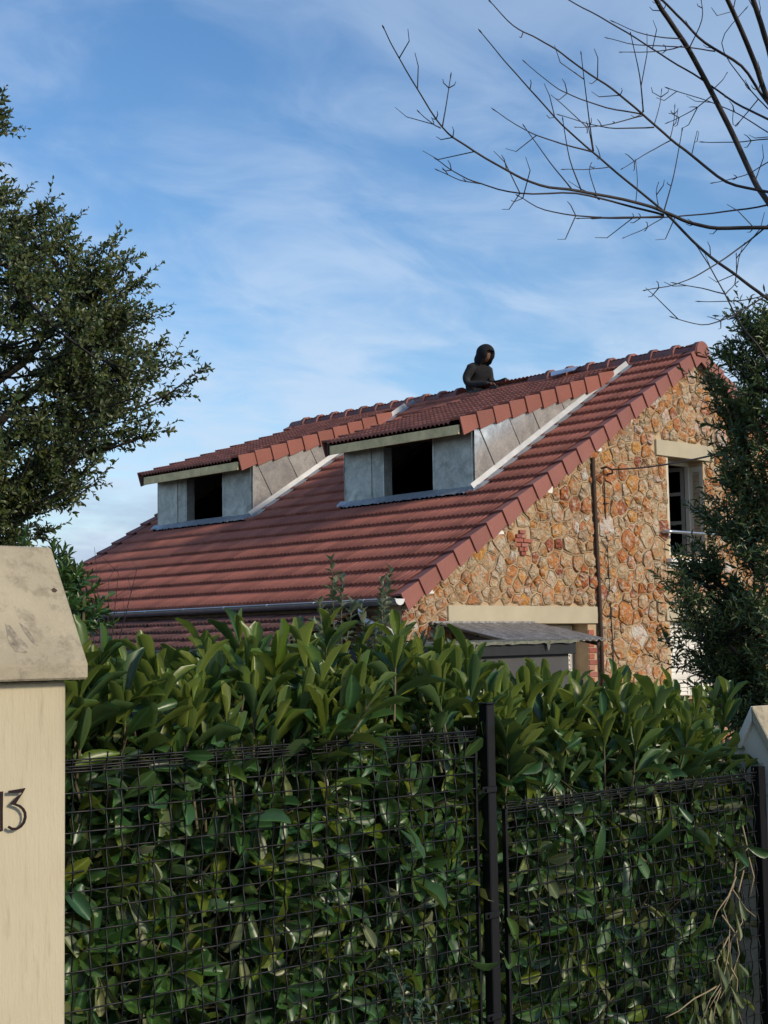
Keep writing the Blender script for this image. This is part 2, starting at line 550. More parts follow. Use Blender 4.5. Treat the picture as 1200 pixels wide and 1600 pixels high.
# ================================================================== ground
EX, EY, EZ, TH, LEN = 11.704, 12.255, 2.1446, 0.542673, 9.2      # eave corner, roof pitch, roof length
CT, ST = math.cos(TH), math.sin(TH)
COURSE = .34; SLOPE = 7.066
RX, RZ = EX + SLOPE * CT, EZ + SLOPE * ST
YW = EY + .12                                                    # face of the gable wall
GZ = -.4                                                         # ground by the house


def gz(x, y):
    t = min(max((y - 3.9) / 5.0, 0), 1); t = t * t * (3 - 2 * t)
    return GZ * t


xs = sorted(set([-3000, -800, -200, -60, -25] + list(np.arange(-12, 34, 1.5)) + [40, 70, 200, 800, 3000]))
ys = sorted(set([-3000, -800, -200, -60, -25] + list(np.arange(-10, 34, 1.0)) + [45, 70, 200, 800, 3000]))
V = [(x, y, gz(x, y) - (.15 if y < 3 else 0) + (random.uniform(-.03, .03) if 4 < y < 30 and 0 < x < 30 else 0)) for y in ys for x in xs]
nx = len(xs)
Fg = [(j * nx + i, j * nx + i + 1, (j + 1) * nx + i + 1, (j + 1) * nx + i) for j in range(len(ys) - 1) for i in range(nx - 1)]
tag(MB().add(V, Fg).build('ground', MT['earth'], None, True), kind='structure')
tag(MB().box((-60, -8, -.146), (60, 1.0, -.13)).build('road', MT['asphalt']), kind='structure')
tag(MB().box((-60, 1.15, -.2), (60, 3.05, .004)).build('pavement', MT['pavement']), kind='structure')
tag(MB().box((-60, 1.0, -.2), (60, 1.146, .0)).build('kerb', MT['kerb'], bevel=.015), kind='structure')

# ================================================================== house
house = thing('stone_house', (EX, YW, GZ), 'rubble stone house with red tiled roof and two zinc dormers', 'house')

# --- openings and trims of the gable wall: (x0, x1, z0, z1)
DOOR = (12.72, 15.17, GZ, 1.855); WIN = (17.0, 17.88, 2.80, 4.195); WIN2 = (16.96, 18.12, .35, 1.89)
LINT_D = (12.55, 15.345, 1.855, 2.078); LINT_W = (16.745, 18.12, 4.195, 4.42); LINT_2 = (16.86, 18.3, 1.89, 2.06)
WX0, WX1 = 11.80, 2 * RX - 11.80


def roofz(x): return EZ + (min(x, 2 * RX - x) - EX) * math.tan(TH)


def wall_columns(x0, x1, holes, mb, ya, yb, zb):
    br = sorted(set([x0, x1, RX] + [h[0] for h in holes] + [h[1] for h in holes]))
    for a, b in zip(br[:-1], br[1:]):
        hs = sorted([h for h in holes if h[0] <= a + 1e-6 and h[1] >= b - 1e-6], key=lambda h: h[2])
        z = zb
        for h in hs:
            if h[2] > z + 1e-6: mb.prism([(a, z), (b, z), (b, h[2]), (a, h[2])], 1, ya, yb)
            z = h[3]
        mb.prism([(a, z), (b, z), (b, roofz(b) - .05), (a, roofz(a) - .05)], 1, ya, yb)


mb = MB(); wall_columns(WX0, WX1, [DOOR, WIN, WIN2], mb, YW, YW + .34, GZ - .3)
gable = mb.build('gable_wall', MT['mortar'], house)
mb = MB(); mb.box((WX0 + .003, YW + .343, GZ - .3), (WX0 + .34, EY + LEN - .1, EZ - .02))
side = mb.build('side_wall', MT['sidewall'], house)
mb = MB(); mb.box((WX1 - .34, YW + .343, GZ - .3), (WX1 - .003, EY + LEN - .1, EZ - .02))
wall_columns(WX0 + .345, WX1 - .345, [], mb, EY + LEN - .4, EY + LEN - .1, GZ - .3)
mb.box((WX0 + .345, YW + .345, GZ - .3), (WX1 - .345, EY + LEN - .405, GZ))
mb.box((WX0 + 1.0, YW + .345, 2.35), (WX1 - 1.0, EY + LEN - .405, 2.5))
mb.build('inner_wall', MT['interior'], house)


# --- rubble stones of the gable: Voronoi cells clipped by trims and roof line
def clip(poly, nx_, nz_, c):
    """keep nx*x+nz*z <= c"""
    out = []
    for i in range(len(poly)):
        a, b = poly[i], poly[(i + 1) % len(poly)]
        da, db = nx_ * a[0] + nz_ * a[1] - c, nx_ * b[0] + nz_ * b[1] - c
        if da <= 0: out.append(a)
        if (da < 0 < db) or (db < 0 < da):
            t = da / (da - db); out.append((a[0] + (b[0] - a[0]) * t, a[1] + (b[1] - a[1]) * t))
    return out


BRICKC = (13.915, 2.87)
trim_rects = [DOOR, WIN, WIN2, LINT_D, LINT_W, LINT_2, (BRICKC[0] - .12, BRICKC[0] + .12, BRICKC[1] - .13, BRICKC[1] + .13),
              (15.17, 15.345, GZ, 1.855), (16.9, 18.05, 2.62, 2.80)]
cells = [s for s in []]
seeds = []
tries = 0
rr = random.Random(5)
while tries < 34000:
    tries += 1
    x = rr.uniform(WX0, WX1); z = rr.uniform(GZ, RZ)
    if z > roofz(x) - .06: continue
    rad = rr.choice([.045, .055, .065, .08, .095, .115, .15])
    ok = True
    for (a, b, c) in seeds:
        dx, dz = (x - a) * .84, z - b
        if dx * dx + dz * dz < ((rad + c) * .86) ** 2: ok = False; break
    if ok: seeds.append((x, z, rad))
SA = np.array(seeds)
stones = []
for i, (x, z, rad) in enumerate(seeds):
    if any(r[0] - .02 < x < r[1] + .02 and r[2] - .02 < z < r[3] + .02 for r in trim_rects): continue
    poly = [(x - .6, z - .6), (x + .6, z - .6), (x + .6, z + .6), (x - .6, z + .6)]
    d2 = (SA[:, 0] - x) ** 2 + (SA[:, 1] - z) ** 2
    for j in np.argsort(d2)[1:26]:
        qx, qz, qr = seeds[j]
        nx_, nz_ = qx - x, qz - z
        w = .5 + .5 * (rad ** 2 - qr ** 2) / max(d2[j], 1e-6)         # power diagram: big stones stay big
        w = min(max(w, .25), .75)
        poly = clip(poly, nx_, nz_, nx_ * (x + nx_ * w) + nz_ * (z + nz_ * w))
        if len(poly) < 3: break
    if len(poly) < 3: continue
    for r in trim_rects:
        seps = [(r[0] - x, (1, 0, r[0] - .004)), (x - r[1], (-1, 0, -r[1] - .004)), (r[2] - z, (0, 1, r[2] - .004)), (z - r[3], (0, -1, -r[3] - .004))]
        s_, pl = max(seps, key=lambda q: q[0])
        if s_ < .8 and s_ > 0: poly = clip(poly, *pl)
        if len(poly) < 3: break
    if len(poly) < 3: continue
    poly = clip(poly, -1, 0, -WX0 - .004); poly = clip(poly, 1, 0, WX1 - .004); poly = clip(poly, 0, -1, -GZ)
    if len(poly) >= 3: poly = clip(poly, -ST, CT, -ST * EX + CT * (EZ - .05))
    if len(poly) >= 3: poly = clip(poly, ST, CT, ST * (2 * RX - EX) + CT * (EZ - .05))
    if len(poly) < 3: continue
    P = np.array(poly)
    area = .5 * abs(np.dot(P[:, 0], np.roll(P[:, 1], -1)) - np.dot(P[:, 1], np.roll(P[:, 0], -1)))
    if area < .0022: continue
    # merge points that nearly coincide
    keep = [k for k in range(len(P)) if np.linalg.norm(P[k] - P[k - 1]) > .018]
    if len(keep) < 3: continue
    P = P[keep]
    stones.append((P, area))

from mathutils import noise as mnoise


def wobble(P):
    out = []
    for k in range(len(P)):
        a, b = P[k], P[(k + 1) % len(P)]
        m_ = max(1, int(np.linalg.norm(b - a) / .055))
        for j in range(m_):
            p = a + (b - a) * j / m_
            v = mnoise.noise_vector((p[0] * 7.0, 3.1, p[1] * 7.0)) * .022 + mnoise.noise_vector((p[0] * 17.0, 9.7, p[1] * 17.0)) * .011
            out.append(p + np.array([v[0], v[2]]))
    return np.array(out)


mort = MB(); rest_st = MB()
vis = sorted(range(len(stones)), key=lambda i: -(stones[i][1] * (1 if (stones[i][0][:, 0].mean() < 18.35 and stones[i][0][:, 1].mean() > .8) else .001)))
own = set(vis[:300])
for i, (P, area) in enumerate(stones):
    P = wobble(P); c = P.mean(0); n = len(P)
    rmean = np.linalg.norm(P - c, axis=1).mean()
    g = max(.66, 1 - .014 / rmean)
    crest, foot = YW - .014, YW - .002
    inner = c + (P - c) * g
    V = [(p[0], crest + rr.uniform(-.003, .003), p[1]) for p in c + (P - c) * .999] + \
        [(p[0], crest + rr.uniform(-.004, .003), p[1]) for p in c + (P - c) * (1 - .007 / rmean)] + [(p[0], foot, p[1]) for p in inner]
    F = [(r * n + k, r * n + (k + 1) % n, (r + 1) * n + (k + 1) % n, (r + 1) * n + k) for r in range(2) for k in range(n)]
    mort.add(V, F)
    # stone: rounded outline, rough domed face
    Q = inner
    m_ = len(Q); h = rr.uniform(.010, .050)
    tl = np.array([rr.uniform(-.25, .25), rr.uniform(-.25, .25)])
    V = [(q[0], YW + .03, q[1]) for q in Q]
    for sc_, hh in ((.95, h * .55), (.55, h * 1.05)):
        for q in Q:
            p = c + (q - c) * sc_
            V.append((p[0], YW - .005 - max(-.001, hh + (p - c) @ tl * .5 + rr.uniform(-.009, .009)), p[1]))
    V.append((c[0], YW - .004 - h * 1.1 - rr.uniform(-.006, .008), c[1]))
    F = [(r * m_ + k, r * m_ + (k + 1) % m_, (r + 1) * m_ + (k + 1) % m_, (r + 1) * m_ + k) for r in range(2) for k in range(m_)]
    F += [(2 * m_ + k, 2 * m_ + (k + 1) % m_, 3 * m_) for k in range(m_)]
    if i in own: MB().add(V, F).build('stone', MT['stone'], gable)
    else: rest_st.add(V, F)
mort.build('mortar_joint', MT['mortar'], gable, kind='stuff')
rest_st.build('small_stone', MT['stone'], gable, kind='stuff')

# corner stones seen on the shaded side
mb = MB()
z = GZ
while z < EZ - .2:
    h = rr.uniform(.18, .32); y = YW + .02
    while y < YW + 2.2:
        w = rr.uniform(.22, .45); mb.box((WX0 - rr.uniform(.01, .035), y, z), (WX0 + .02, y + w - .03, z + h - .03)); y += w
    z += h
mb.build('side_stone', MT['stone'], side, bevel=.01, kind='stuff')

# bricks: small diamond and door quoin
for k, (wd, off) in enumerate([(.12, .0), (.20, -.02), (.33, 0), (.27, -.03), (.16, .01), (.10, 0)]):
    z0 = BRICKC[1] + .165 - .055 * (k + 1)
    nb = 1 if wd < .16 else 2
    for q in range(nb):
        w = wd / nb
        x0 = BRICKC[0] + off - wd / 2 + q * w
        MB().box((x0 + .004, YW - rr.uniform(.022, .04), z0 + .004), (x0 + w - .004, YW + .03, z0 + .05)).build('brick', MT['brick'], gable, bevel=.004)
for k in range(29):
    z0 = GZ + .078 * k
    if z0 + .07 > 1.85: break
    w = .12 if k % 2 else .175
    MB().box((15.174, YW - .012, z0), (15.17 + w - .006, YW + .22, z0 + .068)).build('brick', MT['brick'], gable, bevel=.005)

# lintels, window, shutters
MB().box((LINT_D[0], YW - .035, LINT_D[2] + .002), (LINT_D[1], YW + .20, LINT_D[3])).build('lintel', MT['lintel'], house, bevel=.006)
MB().box((LINT_W[0], YW - .035, LINT_W[2] + .002), (LINT_W[1], YW + .20, LINT_W[3])).build('lintel', MT['lintel'], house, bevel=.006)
MB().box((LINT_2[0], YW - .035, LINT_2[2] + .002), (LINT_2[1], YW + .20, LINT_2[3])).build('lintel', MT['lintel'], house, bevel=.006)


def shutter_leaf(name, parent, p0, u, wdt, z0, z1, mat, nsl=22, thick=.03):
    """louvred leaf from p0 along unit u (2-D), facing to the left of u"""
    u = np.array(u, float); nrm = np.array([u[1], -u[0]])
    def bar(mb_, a, b, za, zb, t0, t1):
        A, B = np.array(p0) + u * a, np.array(p0) + u * b
        q = [A + nrm * t0, B + nrm * t0, B + nrm * t1, A + nrm * t1]
        mb_.prism([tuple(x) for x in q], 2, za, zb)
    mb_ = MB()
    bar(mb_, 0, .055, z0, z1, 0, thick); bar(mb_, wdt - .055, wdt, z0, z1, 0, thick)
    for za, zb in ((z0, z0 + .09), (z1 - .08, z1), ((z0 + z1) / 2 - .03, (z0 + z1) / 2 + .03)):
        bar(mb_, .057, wdt - .057, za, zb, .001, thick - .001)
    sh = mb_.build(name, mat, parent)
    dz = (z1 - z0 - .18) / nsl
    for k in range(nsl):
        za = z0 + .095 + dz * k
        s_ = MB(); A, B = np.array(p0) + u * .056, np.array(p0) + u * (wdt - .056)
        a0, a1 = A + nrm * .004, A + nrm * (thick - .004); b0, b1 = B + nrm * .004, B + nrm * (thick - .004)
        s_.add([(a1[0], a1[1], za), (b1[0], b1[1], za), (b0[0], b0[1], za + dz * .95), (a0[0], a0[1], za + dz * .95),
                (a1[0], a1[1], za + .007), (b1[0], b1[1], za + .007), (b0[0], b0[1], za + dz * .95 + .007), (a0[0], a0[1], za + dz * .95 + .007)],
               [(0, 1, 2, 3), (7, 6, 5, 4), (0, 4, 5, 1), (3, 2, 6, 7), (0, 3, 7, 4), (1, 5, 6, 2)])
        s_.build('slat', mat, sh)
    return sh


# upper window
mb = MB()
x0, x1, z0, z1 = WIN
mb.box((x0 + .002, YW + .005, z0), (x0 + .05, YW + .30, z1 - .002)); mb.box((x1 - .03, YW + .24, z0), (x1 - .002, YW + .30, z1 - .002))
mb.box((x0 + .052, YW + .24, z1 - .06), (x1 - .032, YW + .30, z1 - .002)); mb.box((x0 + .052, YW + .24, z0 - .0), (x1 - .032, YW + .30, z0 + .05))
win = mb.build('window', MT['cream'], house)
shutter_leaf('shutter', win, (x1 - .004, YW + .01), (0, 1), .23, z0 + .03, z1 - .07, MT['cream'], 26, .03)
cm = MB()
cu = np.array([-.22, .975]); cp = np.array([x1 - .05, YW + .31])
def cbar(mb_, a, b, za, zb):
    nrm = np.array([cu[1], -cu[0]]); A, B = cp + cu * a, cp + cu * b
    mb_.prism([tuple(A), tuple(B), tuple(B + nrm * .035), tuple(A + nrm * .035)], 2, za, zb)
cbar(cm, 0, .05, z0 + .05, z1 - .06); cbar(cm, .37, .42, z0 + .05, z1 - .06)
for za in (z0 + .05, z0 + .5, z0 + .92, z1 - .12): cbar(cm, .051, .369, za, za + .05 if za < z1 - .2 else za + .06)
cs = cm.build('casement', MT['casement'], win)
gp = MB(); nrm = np.array([cu[1], -cu[0]]); A, B = cp + cu * .05 + nrm * .015, cp + cu * .37 + nrm * .015
gp.prism([tuple(A), tuple(B), tuple(B + nrm * .005), tuple(A + nrm * .005)], 2, z0 + .09, z1 - .1)
gp.build('pane', MT['glass'], win)
MB().tube([(x0 - .2, YW - .01, 3.12), (x0 - .17, YW - .11, 3.125), (x0 - .10, YW - .13, 3.125), (x1 + .1, YW - .13, 3.125), (x1 + .16, YW - .1, 3.12), (x1 + .18, YW - .01, 3.12)], .022, 8).build('guard_rail', MT['gutter'], win, True)
sb = MB(); sb.prism([(YW - .10, 2.70), (YW + .24, 2.72), (YW + .24, 2.797), (YW - .10, 2.755)], 0, 16.92, 18.0)
sb.build('sill', MT['sillwhite'], win, bevel=.006)
MB().box((16.96, YW - .03, 2.62), (17.96, YW + .1, 2.699)).build('sill_block', MT['sillwhite'], win, bevel=.006)

# lower window with closed shutters
w2 = MB().box((WIN2[0] + .003, YW + .14, WIN2[2] + .003), (WIN2[1] - .003, YW + .2, WIN2[3] - .003)).build('window', MT['creamwhite'], house)
shutter_leaf('shutter', w2, (WIN2[0] + .01, YW + .137), (1, 0), .565, WIN2[2] + .02, WIN2[3] - .02, MT['creamwhite'], 24)
shutter_leaf('shutter', w2, (WIN2[0] + .585, YW + .137), (1, 0), .565, WIN2[2] + .02, WIN2[3] - .02, MT['creamwhite'], 24)
# garage style door under the long lintel
dr = MB().box((DOOR[0] + .003, YW + .28, DOOR[2]), (DOOR[1] - .003, YW + .33, DOOR[3] - .003)).build('door', MT['cream'], house)
for k in range(4):
    shutter_leaf('shutter', dr, (DOOR[0] + .02 + k * .605, YW + .277), (1, 0), .595, DOOR[2] + .03, DOOR[3] - .02, MT['creamwhite'] if k == 3 else MT['cream'], 34)

# pipe, conduit, cable hook on the wall
MB().tube([(15.40, YW - .05, GZ), (15.375, YW - .05, 1.9), (15.33, YW - .05, 3.4), (15.315, YW - .05, 4.05)], .028, 8).build('drain_pipe', MT['timberdark'], house, True)
MB().box((15.27, YW - .018, 2.1), (15.30, YW, 4.0)).build('pipe_chase', MT['mortar'], house)
MB().tube([(15.66, YW - .032, GZ), (15.64, YW - .032, 1.5), (15.58, YW - .032, 3.0), (15.56, YW - .032, 3.85)], .009, 6).build('conduit', MT['cable'], house)
for z in (3.45, 2.95, 2.45, 1.95, 1.45): MB().box((15.545, YW - .045, z), (15.64, YW - .02, z + .012)).build('conduit_clip', MT['cable'], house)
MB().tube([(15.52, YW, 3.92), (15.52, YW - .12, 3.93), (15.60, YW - .14, 3.90), (15.66, YW - .1, 3.86), (15.60, YW - .05, 3.84)], .014, 6).build('cable_hook', MT['cable'], house)
# white mortar wedges under the verge
for s_ in (.6, 2.05, 3.15, 4.35, 5.15):
    x = EX + s_ * CT; z = EZ + s_ * ST
    MB().prism([(x - .06, z - .25), (x + .10, z - .24), (x + .13, z - .06), (x + .02, z - .12)], 1, YW - .03, YW + .02).build('mortar_wedge', MT['sillwhite'], gable)

# ------------------------------------------------------------------ roof
S_DORM0, S_DORM1 = 2.86, 6.45                                    # dormer footprints along the slope
DORM = [(13.386, 16.0), (18.15, 20.76)]
XF = 14.165; ZF0 = EZ + (XF - EX) * math.tan(TH)                 # dormer front plane and its foot
XD0, ZD0 = 13.86, 4.47                                           # dormer roof: lower edge
XD1 = 17.40; ZD1 = EZ + (XD1 - EX) * math.tan(TH)
DTH = math.atan2(ZD1 - ZD0, XD1 - XD0); DC, DS = math.cos(DTH), math.sin(DTH)

deck = MB()


def deckslab(y0, y1, s0, s1, sgn=1):
    X = lambda s: EX + s * CT if sgn > 0 else 2 * RX - EX - s * CT
    poly = [(X(s0), EZ + s0 * ST - .03), (X(s1), EZ + s1 * ST - .03), (X(s1), EZ + s1 * ST - .055), (X(s0), EZ + s0 * ST - .055)]
    deck.prism(poly, 1, y0, y1)


brk = [EY + .1] + [v for d in DORM for v in (d[0] + .03, d[1] - .03)] + [EY + LEN - .02]
for k in range(len(brk) - 1):
    if k % 2 == 0: deckslab(brk[k], brk[k + 1], .02, SLOPE)
    else:
        deckslab(brk[k], brk[k + 1], .02, S_DORM0 - .02); deckslab(brk[k], brk[k + 1], S_DORM1, SLOPE)
deckslab(EY + .1, EY + LEN - .02, .02, SLOPE, -1)
roof = deck.build('roof', MT['deck'], house)

# tile template: u across, v up the slope, w off the roof
TW = .25


def tile_template(wd=TW, rolls=3, length=.385, amp=.017, lip=.042, rise=.046):
    n = rolls * 4
    prof = [(wd * k / n, amp * (abs(math.cos(PI * rolls * k / n)) ** .8 * 2 - 1)) for k in range(n + 1)]
    V = [(u, 0, w + rise + .006) for u, w in prof] + [(u, length, w * .8 + .010) for u, w in prof] + [(u, .004, w + rise - lip) for u, w in prof]
    m_ = n + 1
    F = [(k, k + 1, m_ + k + 1, m_ + k) for k in range(n)] + [(2 * m_ + k, 2 * m_ + k + 1, k + 1, k) for k in range(n)]
    return V, F


TV, TF = tile_template()


def tile_mesh(name, mat):
    me = bpy.data.meshes.new(name); me.from_pydata(TV, [], TF); me.materials.append(mat)
    me.polygons.foreach_set('use_smooth', [True] * (len(TF) // 2) + [False] * (len(TF) // 2)); me.update(); return me


def slope_matrix(origin, th, flip=False, jit=0.0):
    """columns: u along +Y, v up the slope, w normal"""
    c, s = math.cos(th), math.sin(th)
    if not flip: u, v, w = Vector((0, 1, 0)), Vector((c, 0, s)), Vector((-s, 0, c))
    else: u, v, w = Vector((0, -1, 0)), Vector((-c, 0, s)), Vector((s, 0, c))
    M = Matrix.Identity(4)
    for i in range(3): M[i][0], M[i][1], M[i][2], M[i][3] = u[i], v[i], w[i], origin[i]
    if jit:
        M = M @ Matrix.Rotation(random.gauss(0, jit), 4, 'Z') @ Matrix.Rotation(random.gauss(0, jit * .5), 4, 'X')
    # the frame u,v,w is left handed for the near slope: mirror u so faces keep their outside
    return M


main_tiles = []; new_tiles = []; right_tiles = []
nrow = int(SLOPE / COURSE) + 1
ncol = int((LEN - .30) / TW)
for r in range(nrow):
    s_ = r * COURSE
    for k in range(ncol):
        y0 = EY + .16 + k * TW
        if y0 + TW > EY + LEN - .13: continue
        skip = False
        for d in DORM:
            if y0 + TW * .5 > d[0] + .02 and y0 + TW * .5 < d[1] - .02 and s_ > S_DORM0 - .30 and s_ < S_DORM1 + .1: skip = True
        if s_ + .3 > SLOPE + .1: continue
        if not skip:
            main_tiles.append(slope_matrix((EX + s_ * CT, y0, EZ + s_ * ST), TH, jit=.004))
        right_tiles.append(slope_matrix((2 * RX - EX - s_ * CT, y0 + TW, EZ + s_ * ST), TH, True))
dorm_tiles = [[], []]
for di, d in enumerate(DORM):
    for r in range(11):
        s_ = r * COURSE
        for k in range(int((d[1] - d[0] + .02 - .16) / TW) + 1):
            y0 = d[0] + .14 + k * TW
            if y0 + TW > d[1] + .08: continue
            dorm_tiles[di].append(slope_matrix((XD0 + s_ * DC, y0, ZD0 + .05 + s_ * DS), DTH, jit=.006))


def tile_px(M):
    P = project(np.array([(M @ Vector(q))[:] for q in ((0, 0, .03), (TW, 0, .03), (TW, COURSE, .02), (0, COURSE, .02))]))[:, :2]
    a = .5 * abs(np.dot(P[:, 0], np.roll(P[:, 1], -1)) - np.dot(P[:, 1], np.roll(P[:, 0], -1)))
    c = P.mean(0)
    return a if (140 < c[0] < 1200 and c[1] < 975) else 0


pool = [(tile_px(M), 'm', M) for M in main_tiles] + [(tile_px(M) * 1.0, di, M) for di in (0, 1) for M in dorm_tiles[di]]
pool.sort(key=lambda t: -t[0])
own_t, rest_t = pool[:300], pool[300:]
me_tile = tile_mesh('roof_tile', MT['tile']); me_new = tile_mesh('new_roof_tile', MT['tile'])
dormer_parts = [None, None]

for a, kind, M in own_t:
    if kind == 'm': inst('roof_tile', me_tile, roof, M)
bake('roof_tile_field', [(TV, TF, [np.array(M) for a, k, M in rest_t if k == 'm'] + [np.array(M) for M in right_tiles])], MT['tile'], roof, False)


# verge tiles: flange on the slope plus apron hanging over the gable
def verge_template(drop=.155, length=.385, flange=.17, rise=.052):
    V, F = [], []
    sec = [(flange, rise - .012), (.06, rise), (.004, rise + .003), (0, rise - .004), (0, -drop), (.022, -drop), (.022, rise - .03), (flange, rise - .03)]
    n = len(sec)
    for v, lift, o in ((0, 0.012, -.026), (length, -.022, 0.0)):
        V += [(u + (o if u < .1 else 0), v, w + (lift if w > -.1 else -lift * 1.0)) for u, w in sec]
    F = [(k, (k + 1) % n, n + (k + 1) % n, n + k) for k in range(n)]
    F += [(0, 7, 6, 1), (1, 6, 3, 2), (6, 5, 4, 3), (n + 0, n + 1, n + 6, n + 7), (n + 1, n + 2, n + 3, n + 6), (n + 6, n + 3, n + 4, n + 5)]
    return V, F


def verge_mesh(name, mat, mirror=False, **kw):
    V, F = verge_template(**kw)
    if mirror: V = [(-u, v, w) for u, v, w in V]
    me = bpy.data.meshes.new(name); me.from_pydata(V, [], F)
    bm = bmesh.new(); bm.from_mesh(me); bmesh.ops.recalc_face_normals(bm, faces=bm.faces[:]); bm.to_mesh(me); bm.free()
    me.materials.append(mat); return me


me_verge = verge_mesh('verge_tile', MT['verge']); me_vergeR = verge_mesh('verge_tile_mirrored', MT['verge'], True)
for r in range(nrow):
    s_ = r * COURSE
    if s_ + .25 > SLOPE: continue
    inst('verge_tile', me_verge, roof, slope_matrix((EX + s_ * CT, EY, EZ + s_ * ST), TH, jit=.003))
    inst('verge_tile', me_vergeR, roof, slope_matrix((2 * RX - EX - s_ * CT, EY, EZ + s_ * ST), TH, True, jit=.003))
    inst('verge_tile', me_vergeR, roof, slope_matrix((EX + s_ * CT, EY + LEN, EZ + s_ * ST), TH))


# ridge tiles
def ridge_template(r=.135, length=.44):
    V, F = [], []; n = 8
    st = [(0, r * 1.27), (.07, r * 1.27), (.085, r), (length, r * .97)]
    for y, q in st:
        for k in range(n + 1):
            a = PI * (k / n) * 1.12 - PI * .06
            V.append((math.cos(a) * q, y, math.sin(a) * q * .95))
    m_ = n + 1
    for i in range(len(st) - 1):
        F += [(i * m_ + k, i * m_ + k + 1, (i + 1) * m_ + k + 1, (i + 1) * m_ + k) for k in range(n)]
    F.append(tuple(range(m_)))
    return V, F


RV, RF = ridge_template()
me_ridge = bpy.data.meshes.new('ridge_tile'); me_ridge.from_pydata(RV, [], RF); me_ridge.materials.append(MT['ridge'])
me_ridge.polygons.foreach_set('use_smooth', [True] * (len(RF) - 1) + [False])
y = EY - .03; k = 0
while y < EY + LEN - .2:
    if not (15.05 < y < 16.75):
        inst('ridge_tile', me_ridge, roof, Matrix.Translation((RX + random.uniform(-.008, .008), y, RZ - .035 + random.uniform(-.006, .008))) @ Matrix.Rotation(random.gauss(0, .012), 4, 'Z'))
    y += .40; k += 1
# round end cap
ec = MB(); pts = [(RX + .152 * math.cos(a), RZ - .03 + .15 * math.sin(a)) for a in np.linspace(-.5, PI + .5, 14)]
ec.prism(pts, 1, EY - .05, EY - .028); ec.build('ridge_end_cap', MT['verge'], roof, bevel=.006)
# unfinished ridge: bare batten, grey patch, foil scraps, loose tiles
MB().box((RX - .03, 15.0, RZ - .02), (RX + .03, 16.95, RZ + .035)).build('ridge_batten', MT['timberdark'], roof)
for yy, w in ((18.02, .26),):
    MB().add([(RX - .20, yy, RZ - .07), (RX - .18, yy + w, RZ - .05), (RX + .0, yy + w, RZ + .105), (RX + .0, yy - .06, RZ + .115), (RX - .1, yy + w / 2, RZ + .06)],
             [(0, 1, 4), (1, 2, 4), (2, 3, 4), (3, 0, 4)]).build('mortar_patch', MT['lead'], roof)
fo = MB(); fo.add([(RX - .30, 14.35, RZ - .02), (RX - .33, 14.80, RZ - .05), (RX - .16, 14.95, RZ + .06), (RX - .14, 14.40, RZ + .075), (RX - .24, 14.6, RZ + .035)],
                  [(0, 1, 4), (1, 2, 4), (2, 3, 4), (3, 0, 4)]); fo.build('ridge_foil', MT['foil'], roof)

# ------------------------------------------------------------------ dormers
me_dv = verge_mesh('dormer_verge_tile', MT['newtile'], drop=.165); me_dvR = verge_mesh('dormer_verge_tile_far', MT['newtile'], True, drop=.165)


def droofz(x): return ZD0 + (x - XD0) * math.tan(DTH)


def mroofz(x): return EZ + (x - EX) * math.tan(TH)


